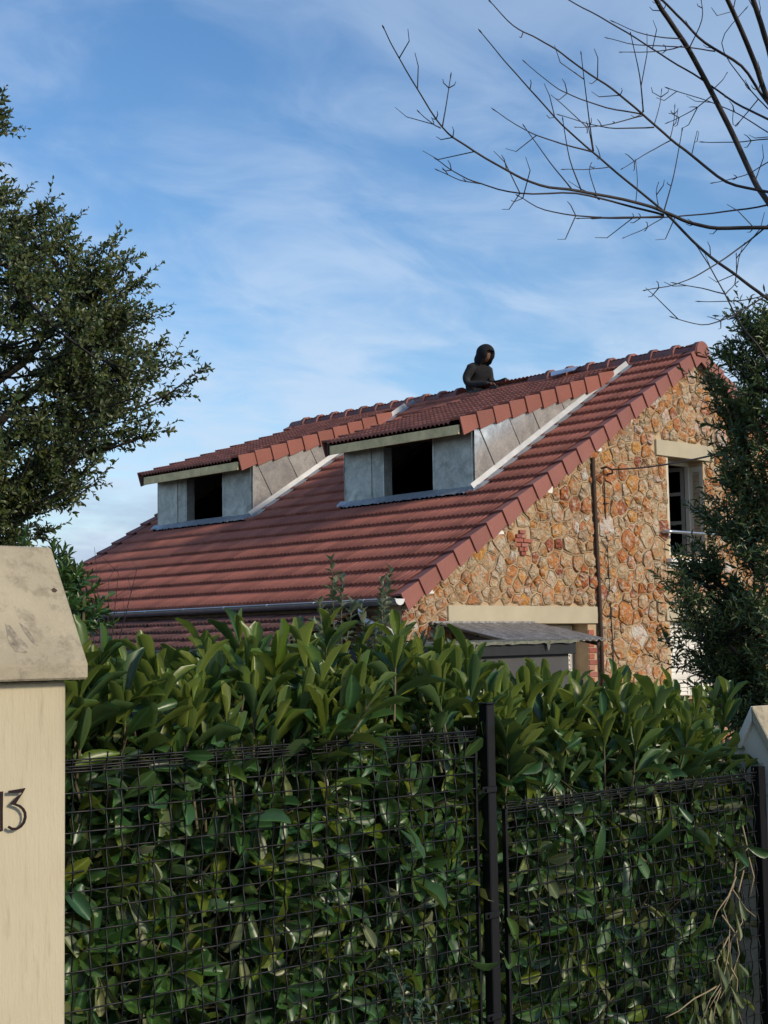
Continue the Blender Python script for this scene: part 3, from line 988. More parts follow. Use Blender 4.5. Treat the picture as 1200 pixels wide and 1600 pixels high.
XAP = (EZ - ZD0 + XD0 * math.tan(DTH) - EX * math.tan(TH)) / (math.tan(DTH) - math.tan(TH))
for di, (ya, yb) in enumerate(DORM):
    # body: studs, header, soffit and roof slab
    b = MB()
    zt = droofz(XF)
    yo0, yo1 = ya + .78, ya + 1.80                                    # window opening
    for y0, y1 in ((ya + .03, ya + .10), (yo0 - .08, yo0 - .004), (yo1 + .004, yo1 + .08), (yb - .10, yb - .03)):
        b.box((XF + .032, y0, ZF0 - .1), (XF + .10, y1, zt - .06))
    b.prism([(XD0 + .04, droofz(XD0 + .04) - .02), (XAP, droofz(XAP) - .02), (XAP, droofz(XAP) - .045), (XD0 + .04, droofz(XD0 + .04) - .045)], 1, ya + .02, yb - .02)
    b.box((XF + .032, ya + .11, zt - .16), (XF + .09, yb - .11, zt - .065))
    body = b.build('dormer', MT['timberdark'], house)
    # front panels with a vertical fold
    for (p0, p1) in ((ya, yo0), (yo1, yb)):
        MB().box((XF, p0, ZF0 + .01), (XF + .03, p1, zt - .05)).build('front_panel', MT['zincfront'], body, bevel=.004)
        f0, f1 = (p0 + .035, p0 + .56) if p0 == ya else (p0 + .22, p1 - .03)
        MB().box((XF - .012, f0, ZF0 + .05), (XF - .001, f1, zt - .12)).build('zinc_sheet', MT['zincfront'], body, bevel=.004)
    MB().box((XF - .004, yo0 - .03, ZF0 + .01), (XF + .06, yo0 + .008, zt - .1)).build('window_jamb', MT['zincfront'], body)
    MB().box((XF + .004, yo1 - .03, ZF0 + .01), (XF + .16, yo1 + .012, zt - .1)).build('window_jamb', MT['zincfront'], body)
    # sill and wavy apron on the tiles
    sl = MB(); sl.prism([(XF - .045, ZF0 + .005), (XF + .05, ZF0 + .045), (XF + .05, ZF0 + .055), (XF - .05, ZF0 + .018)], 1, ya - .02, yb + .02)
    sl.build('sill', MT['zincsill'], body)
    ap = MB(); NN = 64; Vv = []
    for k in range(NN + 1):
        yy = ya - .10 + (yb - ya + .20) * k / NN
        wv = .010 * math.cos(2 * PI * (yy - EY - .16) / TW * 3)
        s1 = S_DORM0 - .115 + .012 * math.sin(k * 1.3); s0 = S_DORM0 + .06
        for s_, w_ in ((s1, .050 + wv), ((s1 + s0) / 2, .058 + wv * .5), (s0, .07)):
            Vv.append((EX + s_ * CT - ST * w_, yy, EZ + s_ * ST + CT * w_))
    ap.add(Vv, [(k * 3 + r, k * 3 + r + 1, (k + 1) * 3 + r + 1, (k + 1) * 3 + r) for k in range(NN) for r in range(2)])
    ap.build('apron_flashing', MT['zincsill'], body)
    # cheek panels: seams square to the main roof
    def cheek_poly(a0, a1):
        """a measured along the main slope from the front foot"""
        def seam_top(a):
            x0_, z0_ = XF + a * CT, ZF0 + a * ST
            t = 0
            # walk square to the slope until the dormer roof
            den_ = (CT - (-ST) * math.tan(DTH))
            t = (droofz(x0_) - z0_) / den_
            return (x0_ - ST * t, z0_ + CT * t)
        bot0, bot1 = (XF + a0 * CT, ZF0 + a0 * ST), (XF + a1 * CT, ZF0 + a1 * ST)
        t0, t1 = seam_top(a0), seam_top(a1)
        if a0 == 0: t0 = (XF, droofz(XF))
        return [bot0, bot1, t1, t0]
    amax = (XAP - XF) / CT
    seams = [0, .52, 1.13, 1.62, 2.25, amax - .25]
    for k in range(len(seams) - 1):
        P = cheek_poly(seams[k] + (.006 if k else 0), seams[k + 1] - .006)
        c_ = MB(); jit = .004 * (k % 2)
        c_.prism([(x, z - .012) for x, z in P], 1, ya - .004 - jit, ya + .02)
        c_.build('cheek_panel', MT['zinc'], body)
        if k:
            b0, t0 = P[0], P[3]
            MB().tube([(b0[0], ya - .010, b0[1]), (t0[0], ya - .010, t0[1] - .02)], .007, 5).build('seam', MT['zinc'], body)
    MB().prism([(XF, ZF0), (XAP - .1, mroofz(XAP - .1)), (XF, droofz(XF) - .03)], 1, yb - .02, yb).build('far_cheek', MT['zinc'], body)
    # flashing strips along the cheek
    fl = MB()
    def sp(s_, y_, w_): return (EX + s_ * CT - ST * w_, y_, EZ + s_ * ST + CT * w_)
    s0, s1 = S_DORM0 - .03, S_DORM1 + .35
    fl.add([sp(s0, ya - .012, .13), sp(s1, ya - .012, .13), sp(s1, ya - .035, .062), sp(s0, ya - .035, .062), sp(s1, ya - .11, .045), sp(s0, ya - .15, .045)],
           [(0, 1, 2, 3), (3, 2, 4, 5)])
    fl.build('side_flashing', MT['zincdull'], body)
    # fascia board in short lengths, end board
    cuts = [ya + .0, ya + .52, ya + .98, ya + 1.55, yb - .02] if di else [ya + .0, yb - .02]
    for c0, c1 in zip(cuts[:-1], cuts[1:]):
        MB().box((XD0 + .012, c0 + .003, ZD0 - .105), (XD0 + .036, c1 - .003, ZD0 + .022)).build('fascia_board', MT['timber'], body, bevel=.003)
    eb = MB(); eb.prism([(XD0 - .01, ZD0 - .12), (XD0 + .34, ZD0 - .02), (XD0 + .34, droofz(XD0 + .34) + .06), (XD0 - .01, ZD0 + .055)], 1, yb - .015, yb + .01)
    eb.build('end_board', MT['timberdark'], body)
    MB().add([(XD0 + .04, ya + .01, ZD0 - .03), (XF, ya + .01, droofz(XF) - .05), (XF, yb - .01, droofz(XF) - .05), (XD0 + .04, yb - .01, ZD0 - .03)], [(0, 1, 2, 3)]).build('soffit', MT['timberdark'], body)
    # tiles
    for a, kind, M in own_t:
        if kind == di: inst('roof_tile', me_new, body, M)
    bake('roof_tile_field', [(TV, TF, [np.array(M) for a, k, M in rest_t if k == di])], MT['tile'], body)
    for r in range(11):
        s_ = r * COURSE
        if r == 10: continue
        inst('verge_tile', me_dv, body, slope_matrix((XD0 + s_ * DC, ya - .03, ZD0 + .05 + s_ * DS), DTH, jit=.006))
        inst('verge_tile', me_dvR, body, slope_matrix((XD0 + s_ * DC, yb + .10, ZD0 + .05 + s_ * DS), DTH))

# ------------------------------------------------------------------ gutter and swan neck
g = MB(); gr = .068; gx, gzv = EX - .055, EZ - .005
Vg = []; nseg = 10; gy0, gy1 = EY - .02, EY + LEN
for yy in (gy0, gy1):
    for rad in (gr, gr - .006):
        for k in range(nseg + 1):
            a = PI + PI * k / nseg
            Vg.append((gx + rad * math.cos(a), yy, gzv + rad * math.sin(a)))
m_ = nseg + 1
Fg = []
for k in range(nseg):
    Fg += [(k, k + 1, 2 * m_ + k + 1, 2 * m_ + k), (m_ + k, 3 * m_ + k, 3 * m_ + k + 1, m_ + k + 1)]
Fg += [tuple(range(m_)), tuple(range(2 * m_, 3 * m_))]
g.add(Vg, Fg)
gut = g.build('gutter', MT['gutter'], house, False)
MB().tube([(gx - gr, gy0, gzv + .004), (gx - gr, gy1, gzv + .004)], .011, 6).build('gutter_rim', MT['gutter'], gut, True)
MB().prism([(gx + .074 * math.cos(a), gzv + .003 + .074 * math.sin(a)) for a in np.linspace(PI, 2 * PI, 9)], 1, gy0 - .008, gy0 - .003).build('gutter_end', MT['pipe'], gut)
for yy in np.arange(EY + .5, EY + LEN, .9):
    MB().box((gx - gr - .012, yy, gzv - .01), (EX + .05, yy + .025, gzv + .012)).build('gutter_bracket', MT['gutter'], gut)
MB().tube([(gx, 12.90, 2.10), (gx, 12.89, 1.985), (gx + .01, 12.86, 1.92), (gx + .02, 12.80, 1.89), (gx + .05, 12.50, 1.79), (gx + .065, 12.40, 1.74), (gx + .07, 12.37, 1.66), (gx + .07, 12.37, GZ)],
          .038, 10).build('downpipe', MT['pipe'], house, True)

# ================================================================== side lean-to with old tiles
annex = thing('lean_to_annex', (10.6, 13.1, GZ), 'low lean-to with mossy dark old tiles below the zinc gutter', 'lean-to')
ax0, ax1, az0, az1 = 10.42, 11.68, 1.585, 1.985
ATH = math.atan2(az1 - az0, ax1 - ax0)
MB().box((10.58, 13.0, GZ - .1), (11.76, 20.2, 1.575)).build('wall', MT['shedwall'], annex)
ar = MB().prism([(ax0, az0 - .03), (ax1, az1 - .03), (ax1, az1 - .06), (ax0, az0 - .06)], 1, 12.92, 20.3).build('roof', MT['deck'], annex)
me_old = tile_mesh('old_roof_tile', MT['oldtile'])
for r in range(4):
    s_ = r * COURSE
    for k in range(29):
        inst('roof_tile', me_old, ar, slope_matrix((ax0 + s_ * math.cos(ATH), 12.93 + k * TW, az0 + s_ * math.sin(ATH)), ATH, jit=.02))
mo = MB(); Vv = []
for k in range(60):
    yy = 12.9 + k * .125
    Vv += [(ax0 - .05 + random.uniform(-.01, .01), yy, az0 + .012 + random.uniform(-.01, .012)), (ax0 - .05, yy, az0 - .05 + random.uniform(-.015, .01)), (ax0 + .08, yy, az0 + .05)]
mo.add(Vv, [(k * 3 + a, k * 3 + b, k * 3 + 3 + b, k * 3 + 3 + a) for k in range(59) for a, b in ((0, 1), (0, 2))])
mo.build('mossy_eave', MT['moss'], ar)

# ================================================================== shed with black fascia
shed = thing('garden_shed', (11.2, 10.5, GZ), 'flat grey shed with black fascia and mossy top in front of the stone house', 'shed')
MB().box((9.66, 10.36, GZ - .1), (12.36, 11.05, 1.515)).build('wall', MT['shedwall'], shed)
MB().prism([(9.56, 1.47), (12.42, 1.49), (12.42, 1.622), (9.56, 1.592)], 1, 10.30, 11.10).build('fascia', MT['bitumen'], shed, bevel=.006)
tp = MB(); Vv = []
for k in range(47):
    x = 9.52 + k * .0632; z = 1.597 + .032 * k / 46
    for y_, dz in ((10.265, -.012 + random.uniform(-.014, .005)), (10.27, .012 + random.uniform(-.006, .01)), (11.12, .03)):
        Vv.append((x, y_, z + dz))
tp.add(Vv, [(k * 3 + r, k * 3 + r + 1, k * 3 + 4 + r, k * 3 + 3 + r) for k in range(46) for r in range(2)])
tp.build('roof_sheet', MT['moss'], shed)
for x, w in ((10.72, .10), (11.9, .06)):
    MB().add([(x, 10.262, 1.60), (x + w, 10.262, 1.61), (x + w * .75, 10.266, 1.555), (x + w * .5, 10.266, 1.525), (x + w * .3, 10.266, 1.56)], [(0, 4, 3, 2, 1)]).build('moss_clump', MT['moss'], shed)

# ================================================================== corrugated canopy on the gable
can = thing('corrugated_canopy', (13.1, YW, GZ), 'weathered grey corrugated sheet canopy sloping from the stone gable under the long lintel', 'canopy')
cv = MB(); Vv = []; NX = 96
for k in range(NX + 1):
    x = 12.26 + 1.76 * k / NX
    w_ = .014 * math.cos(2 * PI * (x - 12.26) / .11)
    for y_, z_ in ((YW - .01, 1.872), (YW - .6, 1.762), (11.18, 1.645)):
        Vv.append((x, y_, z_ + w_))
    for y_, z_ in ((YW - .01, 1.864), (YW - .6, 1.754), (11.18, 1.637)):
        Vv.append((x, y_, z_ + w_))
Fv = []
for k in range(NX):
    a, b_ = k * 6, (k + 1) * 6
    Fv += [(a, a + 1, b_ + 1, b_), (a + 1, a + 2, b_ + 2, b_ + 1), (a + 3, b_ + 3, b_ + 4, a + 4), (a + 4, b_ + 4, b_ + 5, a + 5), (a + 2, a + 5, b_ + 5, b_ + 2)]
Fv += [(0, 3, 4, 1), (1, 4, 5, 2), (NX * 6, NX * 6 + 1, NX * 6 + 4, NX * 6 + 3), (NX * 6 + 1, NX * 6 + 2, NX * 6 + 5, NX * 6 + 4)]
cv.add(Vv, Fv).build('sheet', MT['sheet'], can)
MB().box((12.24, YW - .07, 1.845), (14.05, YW - .04, 1.888)).build('top_batten', MT['sheet'], can)
for x in (12.32, 13.95):
    MB().prism([(YW - .03, 1.835), (11.24, 1.61), (11.24, 1.57), (YW - .03, 1.795)], 0, x, x + .05).build('rafter', MT['timberdark'], can)
    MB().tube([(x + .025, YW - .04, 1.42), (x + .025, YW - .35, 1.60), (x + .025, YW - .7, 1.70)], .016, 6).build('bracket', MT['cable'], can)

# dark low box against the wall
bx = thing('low_store', (16.3, 11.9, GZ), 'low dark brown box against the stone wall just above the hedge', 'box')
MB().box((15.5, 11.7, GZ), (16.9, 12.28, .84)).build('body', MT['timberdark'], bx)
MB().box((15.46, 11.66, .843), (16.94, 12.3, .868)).build('lid', MT['mortar'], bx)

# ================================================================== roof worker
def skin_body(name, nodes, edges, parent, root=0, sub=2):
    """nodes: (x,y,z,r); grown with a Skin modifier and baked to one continuous mesh"""
    me = bpy.data.meshes.new(name + '_rig'); me.from_pydata([n[:3] for n in nodes], edges, [])
    o = bpy.data.objects.new(name + '_rig', me); COL.objects.link(o)
    sk = o.modifiers.new('skin', 'SKIN'); sk.use_smooth_shade = True
    sv = me.skin_vertices[0].data
    for i, n in enumerate(nodes):
        sv[i].radius = (n[3], n[4] if len(n) > 4 else n[3]); sv[i].use_root = (i == root)
    ss = o.modifiers.new('sub', 'SUBSURF'); ss.levels = sub; ss.render_levels = sub
    dg = bpy.context.evaluated_depsgraph_get(); dg.update()
    out = bpy.data.meshes.new_from_object(o.evaluated_get(dg)); out.name = name
    bpy.data.objects.remove(o, do_unlink=True)
    return link(name, out, parent)


PX, PY, PZ = RX + .05, 16.74, RZ + .02                             # pelvis; he faces -Y along the ridge
worker = thing('person', (PX, PY, PZ - .75), 'roofer in dark hooded jacket crouching at the ridge, hands on the tiles', 'person')
dzp = .75


def L(x, y, z, *r): return (x, y, (z * .86 if z > 0 else z) + dzp) + r


N = [L(0, .02, 0, .165, .15),              # 0 pelvis
     L(0, .04, .10, .165, .145),           # 1 waist
     L(0, .03, .20, .170, .145),           # 2 belly
     L(0, -.01, .31, .175, .145),          # 3 chest
     L(0, -.06, .42, .150, .12),           # 4 upper chest
     L(0, -.11, .50, .085, .08),           # 5 collar
     L(0, -.15, .57, .06, .06),            # 6 neck
     L(-.17, -.05, .41, .082), L(-.225, .01, .24, .068), L(-.235, -.04, .13, .060), L(-.20, -.22, .11, .050), L(-.16, -.40, .10, .036),   # right arm 7-11
     L(.17, -.08, .41, .082), L(.225, -.06, .25, .066), L(.22, -.14, .17, .058), L(.15, -.34, .16, .048), L(.06, -.54, .17, .036),        # left arm 12-16
     L(-.10, -.14, -.04, .115), L(-.14, -.34, -.10, .09), L(-.12, -.20, -.40, .07), L(-.12, -.02, -.62, .055), L(-.12, -.16, -.66, .045),
     L(.12, -.06, -.10, .105), L(.16, -.30, -.28, .085), L(.16, -.10, -.56, .07), L(.16, .06, -.80, .05), L(.16, -.10, -.84, .045)]
E = [(0, 1), (1, 2), (2, 3), (3, 4), (4, 5), (5, 6), (4, 7), (7, 8), (8, 9), (9, 10), (10, 11), (4, 12), (12, 13), (13, 14), (14, 15), (15, 16),
     (0, 17), (17, 18), (18, 19), (19, 20), (20, 21), (0, 22), (22, 23), (23, 24), (24, 25), (25, 26)]
body = skin_body('body', N, E, worker)
for mname in ('jacket', 'sleeve', 'trouser'): body.data.materials.append(MT[mname])
for p in body.data.polygons:
    c = p.center; z = c.z - dzp
    arm = (abs(c.x) > .165 and z < .47 and z > .02 and c.y < .1) or (c.y < -.24 and z > .02 and z < .30)
    p.material_index = 2 if (z < .04 and c.y > -.6 and not (c.y < -.22 and z > .04)) else (1 if arm else 0)


def hand(rootp, dirv, spread, curl, parent):
    """palm with five fingers of unequal length; dirv points from wrist to fingertips"""
    d = Vector(dirv).normalized(); sdv = Vector(spread).normalized(); up = d.cross(sdv).normalized()
    R = Vector(rootp)
    nodes = [tuple(R) + (.026, .02), tuple(R + d * .045) + (.034, .017), tuple(R + d * .085) + (.036, .015)]
    edges = [(0, 1), (1, 2)]
    lens = [.066, .074, .070, .055]
    for i, ln in enumerate(lens):
        off = sdv * ((i - 1.5) * .019)
        b0 = R + d * .088 + off; p1 = b0 + d * ln * .45 - up * curl * ln * .2; p2 = p1 + d * ln * .33 - up * curl * ln * .45
        k = len(nodes)
        nodes += [tuple(b0) + (.0095,), tuple(p1) + (.009,), tuple(p2) + (.007,)]
        edges += [(2, k), (k, k + 1), (k + 1, k + 2)]
    k = len(nodes)
    t0 = R + d * .03 + sdv * -.034; t1 = t0 + d * .03 - sdv * .022 - up * .008; t2 = t1 + d * .03 - sdv * .004 - up * .014
    nodes += [tuple(t0) + (.012,), tuple(t1) + (.010,), tuple(t2) + (.008,)]
    edges += [(1, k), (k, k + 1), (k + 1, k + 2)]
    h = skin_body('hand', nodes, edges, parent, 0, 1); h.data.materials.append(MT['skin']); return h


hand(L(-.16, -.40, .10)[:3], (.25, -1, -.25), (1, .25, 0), .9, worker)
hand(L(.06, -.54, .17)[:3], (-.2, -.9, -.45), (1, -.2, 0), 1.0, worker)


def head_mesh(name, parent, mat, c, r, shape, seg=24, rings=16):
    """ball reshaped by shape(unit vector) -> scale"""
    V = []; F = []
    for i in range(rings + 1):
        t = PI * i / rings
        for k in range(seg):
            a = 2 * PI * k / seg
            u = np.array([math.sin(t) * math.cos(a), math.sin(t) * math.sin(a), math.cos(t)])
            V.append(np.array(c) + shape(u) * r)
    for i in range(rings):
        for k in range(seg):
            F.append((i * seg + k, (i + 1) * seg + k, (i + 1) * seg + (k + 1) % seg, i * seg + (k + 1) % seg))
    me = np_mesh(name, np.array(V), np.array(F), mat, True)
    return link(name, me, parent)


HC = np.array(L(-.01, -.20, .645)[:3])
HT = math.radians(28)                                             # head bowed forward, towards -Y


def bow(v):
    x, y, z = v; return np.array([x, y * math.cos(HT) - z * math.sin(HT), y * math.sin(HT) + z * math.cos(HT)])


def face_shape(u):
    x, y, z = u
    s_ = np.array([x * .74, y * .90, z * 1.12])
    if y < 0:
        s_[1] -= .24 * math.exp(-((x / .16) ** 2 + ((z + .10) / .20) ** 2))       # nose
        s_[1] -= .07 * math.exp(-((x / .30) ** 2 + ((z + .72) / .16) ** 2))       # chin
        s_[1] -= .05 * math.exp(-((x / .22) ** 2 + ((z + .45) / .08) ** 2))       # lips
        for ex_ in (-.33, .33): s_[1] += .10 * math.exp(-(((x - ex_) / .16) ** 2 + ((z - .10) / .12) ** 2))   # eye sockets
    return bow(s_)


head_mesh('head', worker, MT['skin'], HC + np.array([0, .012, -.008]), .098, face_shape)


def hood_shape(u):
    x, y, z = u
    s_ = np.array([x * .95, y * 1.12 + .04, z * 1.14 + .06])
    if y < -.28 and z < .62:                                        # opening for the face
        f = min(1, (-.28 - y) / .30) * min(1, max(0, (.62 - z) / .25)) * max(0, 1 - (abs(x) / .62) ** 4)
        s_[1] += f * .78
    if z < -.35: s_ += np.array([x * .55, y * .5 + .12, -.42]) * ((-.35 - z) / .65)
    if y > 0 and z > -.2: s_[1] += .16 * y * max(0, .6 - abs(z - .35))
    return bow(s_)


head_mesh('hood', worker, MT['jacket'], HC, .135, hood_shape, 28, 20)
MB().box((PX - .20, PY - .58, PZ - .02), (PX - .10, PY - .44, PZ + .03)).build('tool', MT['cable'], worker, bevel=.01)

worker.scale = (1.12, 1.12, 1.12); worker.location[2] -= .13

# ================================================================== gate pillar on the left
pil = thing('gate_pillar', (1.7, 3.36, 0), 'cream rendered gate pillar with pointed stone coping and number 13', 'pillar')
PX0, PX1, PF = 1.30, 1.921, 3.21
MB().box((PX0, PF, -.1), (PX1, 3.51, 1.53)).build('body', MT['stucco'], pil, bevel=.006)
cp_ = MB(); cp_.prism([(3.168, 1.533), (3.168, 1.572), (3.345, 1.868), (3.375, 1.868), (3.552, 1.572), (3.552, 1.533)], 0, PX0 - .05, 1.958)
capo = cp_.build('coping', MT['cap'], pil, bevel=.005)
# scar patches and a drip hole's painted shade, just proud of the coping slope
_cn = Vector((0, -(1.868 - 1.572), 3.345 - 3.168)).normalized()


def on_coping(px, py):
    r_ = ray(px, py); n_ = np.array(_cn[:]); p0_ = np.array([0, 3.168, 1.572])
    return Vector(CO + r_ * (((p0_ - CO) @ n_) / (r_ @ n_)))


def scar(name, pts, mat, depth):
    P = [on_coping(*p) for p in pts]; c = sum(P, Vector()) / len(P); n = len(P)
    V = [p + _cn * .0008 for p in P] + [c.lerp(p, .62) - _cn * depth * .0 + _cn * .0016 for p in P] + [c + _cn * .0010]
    MB().add(V, [(k, (k + 1) % n, n + (k + 1) % n, n + k) for k in range(n)] + [(n + k, n + (k + 1) % n, 2 * n) for k in range(n)]).build(name, mat, capo)


scar('stain', [(8, 975), (16, 978), (28, 994), (40, 1006), (46, 1016), (40, 1021), (24, 1018), (14, 1005)], MT['capdark'], .004)
scar('stain', [(30, 973), (42, 982), (56, 1002), (60, 1010), (50, 1004), (38, 988)], MT['capdark'], .003)
scar('drip_hole_shade', [(80, 921), (84, 918.5), (88, 921), (89.5, 923.5), (86, 926), (82, 925)], MT['timberdark'], .004)


def ribbon(name, pts, mat, parent, y0, y1, w):
    """flat bent metal strip: polyline in x,z with width w, from y0 to y1"""
    P = [np.array(p, float) for p in pts]; n = len(P); Lh, Rh = [], []
    for i in range(n):
        t = P[min(i + 1, n - 1)] - P[max(i - 1, 0)]; t /= np.linalg.norm(t); q = np.array([-t[1], t[0]]) * w / 2
        if 0 < i < n - 1:
            a = P[i] - P[i - 1]; b = P[i + 1] - P[i]; a /= np.linalg.norm(a); b /= np.linalg.norm(b)
            q = q / max(.45, math.sqrt(max(0, (1 + a @ b) / 2)))
        Lh.append(P[i] + q); Rh.append(P[i] - q)
    mb_ = MB(); V = []
    for y_ in (y0, y1):
        V += [(p[0], y_, p[1]) for p in Lh] + [(p[0], y_, p[1]) for p in Rh]
    F = []
    for i in range(n - 1):
        F += [(i, i + 1, n + i + 1, n + i), (2 * n + i, 3 * n + i, 3 * n + i + 1, 2 * n + i + 1),
              (i, 2 * n + i, 2 * n + i + 1, i + 1), (n + i, n + i + 1, 3 * n + i + 1, 3 * n + i)]
    F += [(0, n, 3 * n, 2 * n), (n - 1, 3 * n - 1, 4 * n - 1, 2 * n - 1)]
    mb_.add(V, F); return mb_.build(name, mat, parent)


YD = PF - .017


def dxy(px, py): q = onY(px, py, YD); return (q[0], q[2])


three = [dxy(*p) for p in ((14.5, 1237.5), (38.2, 1235), (29, 1246.5), (20.5, 1257), (26, 1257.5), (31.5, 1259.6), (36.5, 1264), (39.8, 1270), (40.3, 1277), (38, 1285), (33.5, 1291), (27, 1295), (20, 1295.5), (14, 1292))]
ribbon('digit_three', three, MT['digit'], pil, YD, YD + .005, .0055)
one = [dxy(*p) for p in ((-9, 1243), (2.6, 1238.2), (2.8, 1268), (3.0, 1298.5))]
ribbon('digit_one', one, MT['digit'], pil, YD, YD + .005, .0058)
for q in (three[1], three[11], one[1], one[3]):
    MB().tube([(q[0], YD + .004, q[1]), (q[0], PF + .01, q[1])], .0022, 6).build('standoff_pin', MT['digit'], pil)

# ================================================================== white wall on the right
rw = thing('white_wall', (6.5, 3.40, 0), 'white rendered wall end with pointed coping at the right edge', 'wall')
YR = 3.405
MB().box((5.22, YR - .15, -.2), (11.2, YR + .15, 1.02)).build('body', MT['paling'], rw)
MB().prism([(YR - .15, 1.022), (YR + .15, 1.022), (YR + .008, 1.27), (YR - .008, 1.27)], 0, 5.223, 11.19).build('gable_top', MT['paling'], rw)
for sg in (-1, 1):
    MB().prism([(YR + sg * .21, .965), (YR + sg * .002, 1.338), (YR + sg * .002, 1.274), (YR + sg * .175, .972)], 0, 5.195, 11.25).build('coping', MT['cap'] if sg < 0 else MT['paling'], rw, bevel=.004)

# ================================================================== wire fence
YFE = 3.36; MESH = .05


def wire_mesh(name, n, crimp, phase):
    """unit crimped wire along +X: n cells of MESH, bumps along Y"""
    pts = []
    for k in range(n * 4 + 1):
        t = k / 4
        pts.append((t * MESH, crimp * math.cos(PI * (t + phase)), 0))
    mb_ = MB(); mb_.tube(pts, .0026, 5)
    me = bpy.data.meshes.new(name); me.from_pydata(mb_.v, [], mb_.f); me.materials.append(MT['wire'])
    me.polygons.foreach_set('use_smooth', [True] * len(me.polygons)); return me


def panel(x0, x1, ztop, label):
    nxw = int(round((x1 - x0) / MESH)); zb = .06; nzw = int((ztop - zb) / MESH)
    t = thing('wire_fence', (x0, YFE, 0), label, 'fence', 'crimped wire panels')
    h = [wire_mesh('horizontal_wire', nxw, .0022, p) for p in (0, 1)]
    v = [wire_mesh('vertical_wire', nzw, .0040, p) for p in (0, 1)]
    Rv = Matrix.Rotation(-PI / 2, 4, 'Y')
    for k in range(nzw):
        z = ztop - .028 - k * MESH
        inst('horizontal_wire', h[k % 2], t, Matrix.Translation((x0, YFE + random.gauss(0, .001), z + random.gauss(0, .0012))) @ Matrix.Rotation(random.gauss(0, .0012), 4, 'Y'))
    for dz in (.002, -.007, .010, -.014):
        inst('top_wire', h[0], t, Matrix.Translation((x0, YFE - .004 + random.uniform(-.004, .008), ztop + dz - .004)) @ Matrix.Rotation(random.gauss(0, .0015), 4, 'Y'))
    for k in range(nxw + 1):
        x = x0 + k * MESH
        inst('vertical_wire', v[k % 2], t, Matrix.Translation((x + random.gauss(0, .0015), YFE, ztop + .022 - nzw * MESH)) @ Matrix.Rotation(random.gauss(0, .003), 4, 'Y') @ Rv)
    return t


pl = panel(1.93, 3.545, 1.318, 'black crimped wire fence panel between the numbered pillar and the post')
pr = panel(3.665, 5.165, 1.075, 'lower black crimped wire fence panel between the post and the white wall')
MB().box((3.520, YFE - .006, .02), (3.528, YFE + .006, 1.29)).build('end_bar', MT['black'], pl)
MB().box((3.655, YFE - .008, .02), (3.665, YFE + .008, 1.06)).build('end_bar', MT['black'], pr)
MB().box((5.135, YFE - .02, -.05), (5.18, YFE + .02, 1.10)).build('end_post', MT['black'], pr, bevel=.003)
post = thing('fence_post', (3.59, YFE, 0), 'tall black square steel post between the two wire panels', 'post')
MB().box((3.566, YFE - .019, -.1), (3.604, YFE + .019, 1.405)).build('shaft', MT['black'], post, bevel=.003)
MB().box((3.563, YFE - .022, 1.406), (3.607, YFE + .022, 1.411)).build('cap', MT['black'], post, bevel=.002)
for z in (1.12, .72, .40):
    MB().box((3.53, YFE - .027, z), (3.60, YFE - .020, z + .022)).build('clamp', MT['black'], post, bevel=.003)
    MB().tube([(3.545, YFE - .036, z + .012), (3.545, YFE - .015, z + .012)], .006, 8).build('bolt', MT['black'], post)


# ================================================================== foliage helpers
def leaf_template(st, curl=.18, fold=.25, wave=0.0):
    """unit leaf: y 0..1 along, x -.5..+.5 across, z normal; st = widths at equal stations"""
    n = len(st); V = []; F = []
    for i, w in enumerate(st):
        t = i / (n - 1); z = -curl * t * t
        e = fold * w * .5 + wave * math.sin(t * 9) * .03
        V += [(-.5 * w, t, z + e), (0, t, z), (.5 * w, t, z + e)]
    for i in range(n - 1):
        for k in (0, 1):
            F.append((i * 3 + k, i * 3 + k + 1, (i + 1) * 3 + k + 1, (i + 1) * 3 + k))
    return np.array(V), np.array(F)


LAUREL = [leaf_template([.08, .30, .60, .86, 1.0, .95, .34], c, f, w) for c, f, w in ((.10, .22, 0), (.28, .30, .6), (.45, .35, 1), (-.06, .26, .4), (.22, .5, .8))]
NARROW = [leaf_template([.05, .8, 1.0, .05], c, .25) for c in (.1, .3)]
OVAL = [leaf_template([.05, .9, .95, .1], c, .3) for c in (.12, .3)]


def basis(D, Nr):
    """(n,3) axis and rough normal -> (n,3,3) with columns side, axis, normal"""
    D = D / np.linalg.norm(D, axis=1, keepdims=True)
    S = np.cross(D, Nr); ln = np.linalg.norm(S, axis=1, keepdims=True)
    S = np.where(ln > 1e-6, S / np.maximum(ln, 1e-6), np.array([[1.0, 0, 0]]))
    return np.stack([S, D, np.cross(S, D)], 2)


def leaf_mats(P, D, Nr, Ln, Wd):
    B = basis(D, Nr); n = len(P)
    M = np.zeros((n, 4, 4)); M[:, 3, 3] = 1
    M[:, :3, 0] = B[:, :, 0] * Wd[:, None]; M[:, :3, 1] = B[:, :, 1] * Ln[:, None]; M[:, :3, 2] = B[:, :, 2] * Ln[:, None]
    M[:, :3, 3] = P
    return M


